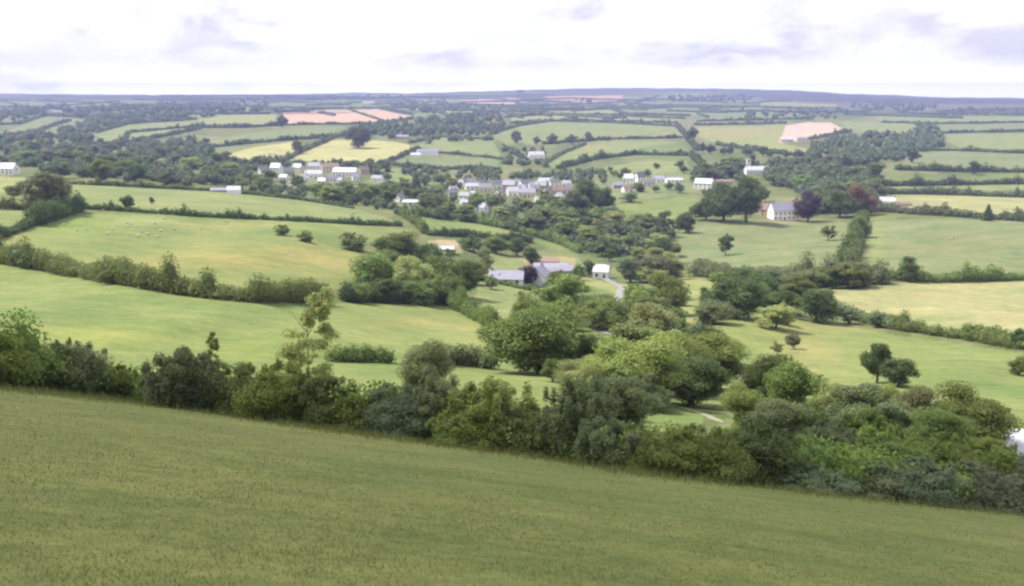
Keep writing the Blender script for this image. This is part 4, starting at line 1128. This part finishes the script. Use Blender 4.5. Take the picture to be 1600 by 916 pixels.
scatter([(1140, 610), (1260, 600), (1300, 590), (1470, 640), (1560, 690), (1560, 735), (1300, 735), (1150, 700)], 16, (2.2, 3.8), ['oak', 'grey', 'ash', 'hedge', 'ash', 'dark', 'thorn'], 'one of the tangled small trees behind the bluish willow bushes', 'tangle of small trees behind the bluish bushes', ('round', 'loose', 'tall', 'shrub'), seed=10)
scatter([(920, 590), (960, 520), (1010, 500), (1060, 520), (1070, 610), (1000, 630)], 9, (5, 8.5), ['oak', 'ash', 'pale', 'hedge', 'dark'], 'one of the smaller trees filling the valley clump', 'small trees of the valley clump', seed=12)
SC = [
    ([(865, 505), (1050, 490), (1080, 600), (1000, 655), (880, 600)], 12, (2.5, 5.5), 'one of the bushes crowding round the valley clump', 'bushes round the valley clump'),
    ([(955, 405), (1060, 395), (1066, 500), (960, 520), (985, 455)], 16, (3.5, 7.0), 'one of the leafy bushes between the lane and the yellow meadow', 'bushes between lane and meadow'),
    ([(1095, 450), (1210, 435), (1190, 495), (1090, 508)], 9, (3.5, 6.5), 'one of the bushes under the large dark oak by the meadow', 'bushes under the large dark oak'),
    ([(1145, 545), (1210, 548), (1310, 610), (1330, 640), (1150, 650)], 8, (1.8, 3.2), 'one of the straggly bushes on the bank behind the near hedge', 'straggly bushes on the bank'),
    ([(1190, 455), (1250, 460), (1262, 520), (1200, 505)], 8, (2.5, 5.0), 'one of the pale bushes on the dry bank at the hay field corner', 'bushes on the dry bank'),
    ([(785, 470), (905, 440), (905, 500), (800, 515)], 9, (4, 7), 'one of the bushes filling the ground behind the great oak', 'bushes behind the great oak'),
    ([(700, 395), (765, 398), (755, 430), (700, 430)], 5, (3, 5), 'one of the garden bushes west of the farmhouse', 'farm garden bushes'),
    ([(860, 585), (960, 600), (1010, 640), (960, 700), (880, 680)], 10, (2.2, 4.2), 'one of the bushes in the dip behind the tall greyish shrub', 'bushes in the dip'),
    ([(1060, 345), (1090, 335), (1110, 350), (1070, 365)], 4, (5, 8), 'one of the bushes at the foot of the manor grounds', 'bushes under the manor trees'),
]
for i, (poly, n_, hr_, lab_, gr_) in enumerate(SC):
    scatter(poly, n_, hr_, ['oak', 'ash', 'hedge', 'grey', 'pale', 'dark', 'thorn'], lab_, gr_, ('shrub', 'round', 'loose', 'shrub'), seed=40 + i, cat='bush', name='bush')
scatter([(940, 264), (1085, 262), (1095, 300), (1010, 308), (945, 306)], 16, (5, 9), ['dark', 'oak', 'blue', 'ash', 'hedge'], 'one of the garden trees round the eastern terrace of houses', 'trees round the eastern terrace', seed=60)
scatter([(560, 255), (600, 258), (620, 300), (560, 300)], 8, (8, 12), ['dark', 'oak', 'blue'], 'one of the dark trees east of the upper village', 'trees east of the upper village', seed=61)
scatter([(880, 388), (1062, 384), (1068, 440), (985, 445), (955, 415)], 14, (6, 9.5), ['oak', 'ash', 'hedge', 'dark', 'pale'], 'one of the trees joining the stream belt to the cottage by the lane', 'trees between stream belt and cottage', seed=70)
scatter([(1090, 300), (1200, 296), (1196, 340), (1100, 342)], 9, (9, 13), ['dark', 'oak', 'dark'], 'one of the dark trees massed west of the white manor', 'dark trees west of the manor', seed=71)
scatter([(1275, 300), (1372, 300), (1372, 336), (1280, 338)], 10, (9, 13), ['oak', 'brown', 'ash', 'dark'], 'one of the tall trees massed east of the purple beech', 'trees east of the purple beech', seed=72)
scatter([(925, 480), (1065, 470), (1075, 530), (1140, 600), (1070, 640), (1000, 560), (930, 520)], 16, (4.0, 7.5), ['oak', 'ash', 'hedge', 'dark', 'grey'], 'one of the trees thickening the valley belt towards the near hedge', 'trees thickening the valley belt', seed=80)
scatter([(1090, 425), (1300, 440), (1280, 470), (1180, 500), (1100, 500)], 10, (4.0, 7.5), ['oak', 'dark', 'grey', 'hedge'], 'one of the trees on the slope foot by the large dark oak', 'trees on the slope foot', seed=81)
# everything leafier than one can count: far woods, undergrowth between the trees
WOODS = [
    (REG['west'], 260, 8), ([(-300, 225), (-40, 226), (-40, 262), (-300, 280)], 60, 10), (REG['belt'], 90, 5), (REG['village'], 170, 4.5), (REG['stream'], 110, 5.5), (REG['manor'], 190, 9),
    (REG['lanetrees'], 60, 7),
    ([(-60, 178), (70, 180), (60, 187), (-60, 198)], 40, 12), ([(120, 185), (420, 163), (430, 175), (310, 185), (150, 203)], 130, 12), ([(200, 230), (320, 222), (330, 246), (220, 250)], 50, 10),
    ([(640, 214), (655, 188), (700, 180), (782, 178), (790, 200), (770, 212), (690, 212)], 150, 11),
    ([(545, 212), (560, 200), (640, 192), (650, 214), (600, 220)], 50, 10),
    ([(1262, 232), (1300, 222), (1360, 212), (1432, 214), (1440, 236), (1420, 250), (1340, 262), (1300, 258), (1262, 250)], 160, 11),
    ([(1430, 195), (1460, 196), (1478, 230), (1430, 238)], 50, 10),
    ([(80, 214), (140, 190), (152, 206), (138, 230)], 40, 11),
    ([(0, 216), (60, 210), (80, 214), (0, 226)], 30, 10),
    ([(420, 256), (590, 258), (600, 264), (420, 262)], 40, 6), ([(780, 232), (850, 236), (860, 262), (790, 268)], 40, 7),
    ([(600, 266), (880, 272), (900, 284), (700, 288)], 70, 6), ([(880, 270), (942, 268), (950, 282), (890, 290)], 25, 6),
    ([(1040, 152), (1175, 150), (1172, 160), (1050, 160)], 60, 14), ([(900, 156), (925, 156), (925, 164), (880, 164)], 12, 12),
    ([(640, 158), (780, 166), (782, 178), (700, 180), (600, 172)], 80, 12), ([(430, 152), (640, 150), (700, 156), (430, 158)], 60, 12),
    ([(140, 168), (330, 160), (420, 150), (420, 162), (300, 172), (180, 192)], 130, 13), ([(0, 166), (140, 168), (140, 184), (0, 190)], 70, 12),
    ([(1330, 160), (1440, 160), (1470, 172), (1400, 176), (1330, 170)], 80, 12), ([(1500, 170), (1600, 174), (1700, 176), (1700, 180), (1500, 178)], 40, 12),
    ([(1150, 176), (1320, 172), (1320, 186), (1160, 192)], 60, 10), ([(650, 218), (760, 214), (770, 220), (660, 226)], 14, 8),
]
g = np.random.default_rng(11); C, Rr = [], []
for poly, n, h in WOODS:
    xs = [p[0] for p in poly]; ys = [p[1] for p in poly]; cnt = 0
    while cnt < n:
        u, v = g.uniform(min(xs), max(xs)), g.uniform(min(ys), max(ys))
        if not pip(poly, np.array([u]), np.array([v]))[0]: continue
        p = P1(u, v); cnt += 1; hh = h * (0.7 + 0.5 * g.random()); w = hh * (0.45 + 0.25 * g.random())
        if hides(u, v, hh * F / p[1], w * 2 * F / p[1]): continue
        for q in range(2):
            C.append(p + np.array([g.normal() * w * 0.4, g.normal() * w * 0.4, hh * (0.42 + 0.15 * q)])); Rr.append((w * (0.9 - 0.25 * q), w * (0.9 - 0.25 * q), hh * 0.45))
C = np.array(C); Rr = np.array(Rr)
Vs, Fs3, Fs4, Ts, off = [], [], [], [], 0
for lo, hi in ((0, 700), (700, 1300), (1300, 2600), (2600, 9999)):
    s_ = (C[:, 1] >= lo) & (C[:, 1] < hi)
    if not s_.any(): continue
    Dm = C[s_, 1].mean()
    leaf = Dm * 3.0 / F
    area = (Rr[s_, 0] * Rr[s_, 2]).sum() * 8
    V, Fc, tn = leafcloud(C[s_], Rr[s_], int(min(60000, area / (leaf * leaf * 0.5) * 0.6)), leaf, g, core=0.9, low_ico=True)
    Vs.append(V); Fs3.append(Fc[0] + off); Fs4.append(Fc[1] + off); Ts.append(tn); off += len(V)
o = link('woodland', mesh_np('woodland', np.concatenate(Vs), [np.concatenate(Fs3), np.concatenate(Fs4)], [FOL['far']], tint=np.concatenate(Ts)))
tag(o, 'dense far woods and undergrowth filling the valley between the fields', 'woodland', kind='stuff')

# faint far field hedges, past counting
C, Rr = [], []
for k in range(150):
    u0 = g.uniform(-60, 1660); v0 = g.uniform(150, 181)
    if u0 > 1200 and v0 < 172: continue
    Ln = g.uniform(40, 160); sl = g.normal() * 0.04
    if g.random() < 0.25: Ln *= 0.3; sl = g.choice([-1, 1]) * g.uniform(0.15, 0.4)
    for q in np.arange(0, Ln, 2.2):
        p = P1(u0 + q, np.clip(v0 + sl * q, 149, 185)); hh = 5 + 3 * g.random(); C.append(p + np.array([0, 0, hh * 0.35])); Rr.append((7, 6, hh * 0.6))
V, Fc, tn = leafcloud(np.array(C), np.array(Rr), 30, 5, g, core=1.0, low_ico=True)
o = link('hedgerows', mesh_np('hedgerows', V, Fc, [FOL['far']], tint=tn))
tag(o, 'faint dark hedgerows netting the farthest fields under the skyline', 'hedgerows', kind='stuff')

# ------------------------------------------------------------------ houses
WALLS = {
    'white': plain('white_render', (0.80, 0.79, 0.76), 0.85, 0.05, 0.5), 'cream': plain('cream_render', (0.66, 0.60, 0.48), 0.85, 0.08, 0.5),
    'stone': plain('grey_stone', (0.36, 0.33, 0.29), 0.9, 0.25, 1.5), 'pinkish': plain('pink_stone', (0.50, 0.38, 0.33), 0.9, 0.2, 1.5),
    'ochre': plain('ochre_render', (0.55, 0.40, 0.22), 0.9, 0.12, 1.0),
}
ROOFS = {
    'slate': plain('slate', (0.14, 0.14, 0.165), 0.55, 0.2, 1.2, 0.5), 'pale': plain('pale_sheet_roof', (0.42, 0.42, 0.45), 0.5, 0.08, 0.6, 0.5),
    'lilac': plain('weathered_slate', (0.24, 0.225, 0.285), 0.55, 0.15, 1.0, 0.5), 'tile': plain('clay_tile', (0.24, 0.165, 0.135), 0.8, 0.2, 1.5),
}
GLASS = plain('window_glass', (0.05, 0.06, 0.07), 0.15, 0.1, 1, 0.6)
DOORM = plain('door_paint', (0.12, 0.09, 0.07), 0.6, 0.2, 2)


def boxes(lst):
    V, Fq = [], []
    for (x0, y0_, z0, x1, y1, z1) in lst:
        b = len(V)
        V += [(x0, y0_, z0), (x1, y0_, z0), (x1, y1, z0), (x0, y1, z0), (x0, y0_, z1), (x1, y0_, z1), (x1, y1, z1), (x0, y1, z1)]
        Fq += [tuple(b + i for i in f) for f in ((3, 2, 1, 0), (4, 5, 6, 7), (0, 1, 5, 4), (1, 2, 6, 5), (2, 3, 7, 6), (3, 0, 4, 7))]
    return np.array(V, float), np.array(Fq)


def house(u, vb, wpx, hpx, rot, wall, roof, label, cat='house', depth_m=None, chim=1, win=True, storeys=2, name='cottage', group=None, rise=0.45):
    p = P1(u, vb); D = p[1]; W = wpx * D / F; H = hpx * D / F; dm = depth_m or min(max(W * 0.55, 5.0), 9)
    rr = R(rot); root = link(name, None)
    root.location = p - np.array([0, 0, 0.3]); root.rotation_euler = (0, 0, rr)
    e = H * (1 - rise) + 0.3; top = H + 0.3; x, y = W / 2, dm / 2
    V = np.array([(-x, -y, -1.5), (x, -y, -1.5), (x, y, -1.5), (-x, y, -1.5), (-x, -y, e), (x, -y, e), (x, y, e), (-x, y, e), (-x, 0, top - 0.06), (x, 0, top - 0.06)])
    link('wall', mesh_np('wall', V, [np.array([(0, 1, 5, 4), (2, 3, 7, 6)]), np.array([(3, 0, 4, 8, 7), (1, 2, 6, 9, 5)])], [WALLS[wall]]), root)
    o_, th, xo = 0.35, 0.18, x + 0.25
    sl = (top - e) / y; ez = e - sl * o_
    V = np.array([(-xo, -y - o_, ez + 0.02), (xo, -y - o_, ez + 0.02), (xo, 0, top), (-xo, 0, top), (-xo, y + o_, ez + 0.02), (xo, y + o_, ez + 0.02)])
    V2 = V + np.array([0, 0, th]); V = np.concatenate([V, V2])
    Fq = np.array([(6, 7, 8, 9), (9, 8, 11, 10), (1, 0, 3, 2), (3, 4, 5, 2), (0, 1, 7, 6), (5, 4, 10, 11), (1, 2, 8, 7), (2, 5, 11, 8), (3, 0, 6, 9), (4, 3, 9, 10)])
    rf = link('roof', mesh_np('roof', V, [Fq], [ROOFS[roof]]), root)
    for c in range(chim):
        cx = (x - 0.6) * (1 if c == 0 else -1)
        V, Fq = boxes([(cx - 0.45, -0.35, top - 0.8, cx + 0.45, 0.35, top + 1.1), (cx - 0.52, -0.42, top + 1.1, cx + 0.52, 0.42, top + 1.25), (cx - 0.15, -0.15, top + 1.25, cx + 0.15, 0.15, top + 1.6)])
        link('chimney', mesh_np('chimney', V, [Fq], [WALLS['stone']]), rf)
    if win:
        n = max(2, int(W / 3.0)); rows = [1.2] if storeys == 1 or e < 4.2 else [1.2, 1.2 + (e - 1.0) / 2 + 0.2]
        for r_i, z0 in enumerate(rows):
            for i in range(n):
                cx = -x + W * (i + 0.5) / n
                if r_i == 0 and i == n // 2:
                    V, Fq = boxes([(cx - 0.5, -y - 0.05, 0.3, cx + 0.5, -y + 0.1, 2.3)])
                    link('door', mesh_np('door', V, [Fq], [DOORM]), root); continue
                V, Fq = boxes([(cx - 0.55, -y - 0.04, z0, cx + 0.55, -y + 0.1, min(z0 + 1.15, e - 0.2))])
                link('window', mesh_np('window', V, [Fq], [GLASS]), root)
        for sx in (-1, 1):
            V, Fq = boxes([(sx * x - 0.04 if sx > 0 else -x - 0.04, -0.5, e - 1.4, sx * x + 0.04 if sx > 0 else -x + 0.04, 0.5, e - 0.3)])
            link('window', mesh_np('window', V, [Fq], [GLASS]), root)
    return tag(root, label, cat, group)


for (u, vb, w, h, rot, wl, rf, lab) in H_:
    D = float(P1(u, vb)[1]); m_h = h * D / F
    low = 'barn' in lab or 'shed' in lab
    house(u, vb, w, h, rot, wl, rf, lab, cat='barn' if low else 'house', chim=0 if (low or D > 1300) else (2 if w > 25 else 1), win=(not low) and D < 1200,
          storeys=1 if m_h < 5 else 2, name='barn' if low else 'house')
gq = random.Random(21); cnt = 0; spots = []
while cnt < 20:
    u_, v_ = gq.uniform(708, 892), 0
    v_ = 288 + gq.random() * 30 - max(0, (u_ - 820)) * 0.08
    if any(abs(u_ - a) < 10 and abs(v_ - b) < 5 for a, b, *_ in [(q[0], q[1]) for q in H_] + spots): continue
    spots.append((u_, v_)); cnt += 1
    house(u_, v_, gq.uniform(9, 15), gq.uniform(8, 12), gq.uniform(-50, 50), gq.choice(['white', 'white', 'cream', 'pinkish']), gq.choice(['slate', 'lilac', 'pale', 'lilac']),
          'one of the small cottages packed between the named houses of the village core', 'house', name='house', group='small cottages of the village core')
for u_, v_ in [(424, 278), (444, 281), (474, 284), (504, 288), (533, 286), (460, 290), (556, 282)]:
    house(u_, v_, gq.uniform(10, 15), gq.uniform(8, 11), gq.uniform(-50, 50), gq.choice(['white', 'white', 'cream']), gq.choice(['slate', 'lilac', 'pale']),
          'one of the small cottages scattered below the upper village terrace', 'house', name='house', group='small cottages below the upper village')
# farm in the valley
house(792, 444, 54, 22, -6, 'white', 'lilac', 'long white farmhouse with bluish slate roof, behind the copper beech', name='farmhouse', depth_m=8, chim=2, rise=0.5)
house(842, 446, 26, 30, 62, 'white', 'lilac', 'white gabled wing beside the copper beech', name='house', depth_m=7, chim=1)
house(858, 443, 34, 24, 15, 'pinkish', 'lilac', 'pinkish stone barn beside the white gabled wing', 'barn', chim=0, win=False, name='barn', depth_m=8)
house(860, 424, 52, 13, -3, 'pinkish', 'lilac', 'long lilac-roofed barn behind the farmhouse', 'barn', chim=0, win=False, name='barn', depth_m=10)
house(852, 412, 44, 9, -3, 'ochre', 'tile', 'low brown shed at the back of the farmyard', 'barn', chim=0, win=False, name='shed', depth_m=7)
house(893, 428, 34, 13, 8, 'stone', 'lilac', 'stone cart shed at the lane side of the farm', 'barn', chim=0, win=False, name='barn', depth_m=7)
house(940, 434, 24, 21, -14, 'white', 'pale', 'small white cottage by the lane beyond the farm', name='cottage', depth_m=7, chim=1)
house(694, 392, 30, 7, 4, 'stone', 'pale', 'low pale building on the bare patch behind the copse', 'barn', chim=0, win=False, name='shed', depth_m=6)
# manor
house(1221, 343, 38, 27, 12, 'white', 'lilac', 'large white manor house beside the purple beech', name='manor_house', depth_m=9, chim=2, cat='manor')
house(1243, 340, 16, 32, 70, 'pinkish', 'tile', 'tall pinkish wing of the manor grounds touching the purple beech', name='house', depth_m=8, chim=1)
# near roofs at the hedge
house(1600, 704, 92, 17, 8, 'white', 'pale', 'white-roofed shed beyond the hedge at the frame edge', 'shed', chim=0, win=False, name='shed', depth_m=5, rise=0.25)
house(1346, 672, 34, 34, 30, 'cream', 'pale', 'small white roof glimpsed through the grey tangled tree', 'shed', chim=0, win=False, name='shed', depth_m=3.5)


def tower(u, vb, wpx, hpx, label):
    p = P1(u, vb); D = p[1]; W = wpx * D / F; H = hpx * D / F; root = link('church_tower', None); root.location = p; w = W / 2
    V, Fq = boxes([(-w, -w, -1, w, w, H)]); link('wall', mesh_np('wall', V, [Fq], [WALLS['cream']]), root)
    b = [(-w - .15, -w - .15, H, w + .15, w + .15, H + .3)]
    for i in range(-2, 3):
        q = i * w * 0.45
        b += [(q - .25, -w - .14, H + .3, q + .25, -w + .2, H + 1.1), (q - .25, w - .2, H + .3, q + .25, w + .14, H + 1.1)]
    V, Fq = boxes(b); link('parapet', mesh_np('parapet', V, [Fq], [WALLS['stone']]), root)
    V, Fq = boxes([(-.5, -w - .04, H - 3.2, .5, -w + .1, H - 1.2)]); link('window', mesh_np('window', V, [Fq], [GLASS]), root)
    tag(root, label, 'tower')


tower(1169, 266, 6, 18, 'slim pale church tower beside the brilliant white schoolhouse')

# ------------------------------------------------------------------ grass of the near field
g = np.random.default_rng(5)
n = 130000
vb_ = 598 + (1010 - 598) * g.random(n); ub_ = g.uniform(-60, 1660, n)
ok = vb_ > np.interp(ub_, VH_U, VH_V) + 1; ub_, vb_ = ub_[ok], vb_[ok]
B = P(ub_, vb_); Dn = B[:, 1]
ok = (Dn < 46) & (g.random(n if False else len(Dn)) < np.clip(Dn / 15.0, 0.3, 1)); B, Dn = B[ok], Dn[ok]; n = len(B)
clump = 0.5 + 0.5 * np.sin(B[:, 0] * 1.7 + 2 * np.sin(B[:, 1] * 0.9)) * np.sin(B[:, 1] * 1.3 + np.sin(B[:, 0] * 0.8))
hh = (0.015 + 0.024 * g.random(n)) * (0.6 + 0.8 * clump) * (1 + Dn / 60)
th = g.random(n) * 6.28; ww = (0.0022 + 0.0004 * Dn)
dx, dy = np.cos(th) * ww, np.sin(th) * ww
lean = g.normal(size=(n, 2)) * hh[:, None] * 0.9
V = np.stack([B + np.stack([-dx, -dy, 0 * dx - .01], -1), B + np.stack([dx, dy, 0 * dx - .01], -1), B + np.concatenate([lean, hh[:, None]], 1)], 1).reshape(-1, 3)
# rank grass along the foot of the hedge
um = g.uniform(-60, 1660, 26000); vm = np.interp(um, VH_U, VH_V) + np.abs(g.normal(size=len(um))) * 4.0 - 1
Bm = P(um, vm); hm = (0.12 + 0.4 * g.random(len(um)) ** 2); tm = g.random(len(um)) * 6.28
wm_ = 0.02; lm = g.normal(size=(len(um), 2)) * 0.12
VM = np.stack([Bm + np.stack([-np.cos(tm) * wm_, -np.sin(tm) * wm_, 0 * tm - .02], -1), Bm + np.stack([np.cos(tm) * wm_, np.sin(tm) * wm_, 0 * tm - .02], -1), Bm + np.concatenate([lm, hm[:, None]], 1)], 1).reshape(-1, 3)
V = np.concatenate([V, VM]); clump = np.concatenate([clump, 0.3 + g.random(len(um))]); n += len(um)
tint = np.repeat(np.clip(0.40 + 0.12 * clump + 0.14 * (g.random(n) - 0.4), 0, 1), 3)
GRASS = foliage('grass_blades', (0.145, 0.167, 0.053), tr=0.25, var=0.0)
o = link('grass', mesh_np('grass', V, [np.arange(n * 3).reshape(n, 3)], [GRASS], tint=tint))
tag(o, 'short rough grass covering the near sloping field', 'grass', kind='stuff')

# ------------------------------------------------------------------ sheep
WOOL = plain('wool', (0.46, 0.43, 0.33), 0.95, 0.1, 5)
def sheep_mesh():
    V, T, off = [], [], 0
    # one skin: fleece, neck, head and four legs grown from rings along the body
    rings = [(-0.56, 0.62, 0.05, 0.05), (-0.5, 0.62, 0.2, 0.2), (-0.25, 0.62, 0.27, 0.27), (0.1, 0.63, 0.28, 0.28), (0.36, 0.66, 0.22, 0.24), (0.5, 0.74, 0.12, 0.14),
             (0.6, 0.70, 0.09, 0.1), (0.72, 0.6, 0.08, 0.08), (0.82, 0.5, 0.045, 0.05)]
    n = 8; V = []
    for x, z, ry, rz in rings:
        for k in range(n):
            a = 2 * math.pi * (k + 0.5) / n; V.append((x, math.cos(a) * ry, z + math.sin(a) * rz))
    Fq = [(i * n + k, i * n + (k + 1) % n, (i + 1) * n + (k + 1) % n, (i + 1) * n + k) for i in range(len(rings) - 1) for k in range(n)]
    for x in (-0.36, 0.3):
        for y in (-0.13, 0.13):
            b = len(V)
            for z, w in ((0.5, 0.08), (0.3, 0.045), (0.0, 0.03)):
                V += [(x - w, y - w, z), (x + w, y - w, z), (x + w, y + w, z), (x - w, y + w, z)]
            for j in range(2):
                Fq += [(b + j * 4 + (k + 1) % 4, b + j * 4 + k, b + j * 4 + 4 + k, b + j * 4 + 4 + (k + 1) % 4) for k in range(4)]
    return mesh_np('sheep', np.array(V), [np.array(Fq)], [WOOL], smooth=True)


SHM = sheep_mesh(); gs = random.Random(3)
for i in range(22):
    if i < 18: u_, v_ = gs.gauss(236, 62), gs.uniform(339, 372)
    else: u_, v_ = gs.gauss(1492, 18), gs.uniform(350, 378)
    o = link('sheep', SHM); o.location = P1(u_, v_); o.rotation_euler = (0, 0, gs.random() * 6.28); o.scale = (0.95,) * 3
    if i < 18: tag(o, 'one of the pale sheep grazing along the top of the big pasture', 'sheep', 'sheep in the big pasture')
    else: tag(o, 'one of the pale sheep grazing in the square field east of the manor', 'sheep', 'sheep in the square field')

# ------------------------------------------------------------------ unseen clouds added out of frame to shade the near field and far hills
CLM, t = new_mat('shade_cloud_skin')
_d = nd(t, 'ShaderNodeBsdfDiffuse'); _d.inputs[0].default_value = (0.9, 0.9, 0.92, 1)
_l = nd(t, 'ShaderNodeBsdfTranslucent'); _l.inputs[0].default_value = (0.9, 0.9, 0.92, 1)
_x = nd(t, 'ShaderNodeBsdfTransparent'); _m1 = nd(t, 'ShaderNodeMixShader'); _m2 = nd(t, 'ShaderNodeMixShader')
lk(t, _d.outputs[0], _m1.inputs[1]); lk(t, _l.outputs[0], _m1.inputs[2])
_m2.inputs[0].default_value = 0.56; lk(t, _m1.outputs[0], _m2.inputs[1]); lk(t, _x.outputs[0], _m2.inputs[2])
_o = nd(t, 'ShaderNodeOutputMaterial'); lk(t, _m2.outputs[0], _o.inputs[0])


def added_shade_cloud(x, y, z, a, b, h, seed, ang=0.0):
    g = np.random.default_rng(seed)
    nu, nv_ = 72, 16; V = []
    ph = g.random(6) * 6.28
    for j in range(nv_ + 1):
        f = math.pi * j / nv_
        for i in range(nu):
            t = 2 * math.pi * i / nu
            r = 1 + 0.05 * math.sin(3 * t + ph[0]) + 0.04 * math.sin(5 * t + ph[1]) + 0.03 * math.sin(11 * t + ph[2]) + 0.015 * math.sin(23 * t + ph[3] + f)
            zz = math.cos(f); zz = zz * (1.0 if zz > 0 else 0.35) * (1 + 0.25 * math.sin(6 * t + 4 * f + ph[4]))
            X, Y = math.cos(t) * math.sin(f) * a * r, math.sin(t) * math.sin(f) * b * r
            V.append((X * math.cos(ang) - Y * math.sin(ang), X * math.sin(ang) + Y * math.cos(ang), zz * h))
    Fq = [(j * nu + i, j * nu + (i + 1) % nu, (j + 1) * nu + (i + 1) % nu, (j + 1) * nu + i) for j in range(nv_) for i in range(nu)]
    o = link('added_shade_cloud', mesh_np('added_shade_cloud', np.array(V), [np.array(Fq)[:, ::-1]], [CLM], smooth=True)); o.location = (x, y, z)
    return tag(o, kind='structure')


def shade_cloud(gx, gy, gz, z, a, b, h, seed, ang=0.0):  # places an added cloud sunward so its shadow lands on the given ground
    k = (z - gz) / S.z
    added_shade_cloud(gx + S.x * k, gy + S.y * k, z, a, b, h, seed, ang)


shade_cloud(0, -14, 80, 520, 260, 76, 26, 1, 0.03)
shade_cloud(-1800, 5400, 80, 1300, 1900, 900, 90, 2)
shade_cloud(2600, 5600, 80, 1300, 1500, 1100, 90, 3)
shade_cloud(500, 4700, 80, 1300, 500, 350, 60, 4)
shade_cloud(-800, 2600, 50, 800, 420, 170, 50, 5)

# ------------------------------------------------------------------ haze: the air of the whole valley
mh, t = new_mat('haze_air')
pv = nd(t, 'ShaderNodeVolumePrincipled', Density=0.00015, Anisotropy=0.1)
pv.inputs['Color'].default_value = (0.44, 0.48, 0.87, 1)
o_ = nd(t, 'ShaderNodeOutputMaterial'); lk(t, pv.outputs[0], o_.inputs['Volume'])
allz = [float(GP[..., 2].min()) - 2.5, max(float(GP[..., 2].max()), 150) + 45]
zmin = min(allz[0], float(Z_.min()) - 2)
V, Fq = boxes([(float(GP[..., 0].min()) - 50, -170, zmin, float(GP[..., 0].max()) + 50, float(GP[..., 1].max()) + 50, allz[1])])
o = link('haze', mesh_np('haze', V, [Fq], [mh])); tag(o, 'thin blue haze lying over the far hills', 'haze', kind='stuff')
print('OBJS', len(bpy.data.objects), 'zrange', GP[..., 2].min(), GP[..., 2].max(), 'polys', sum(len(m.polygons) for m in bpy.data.meshes))
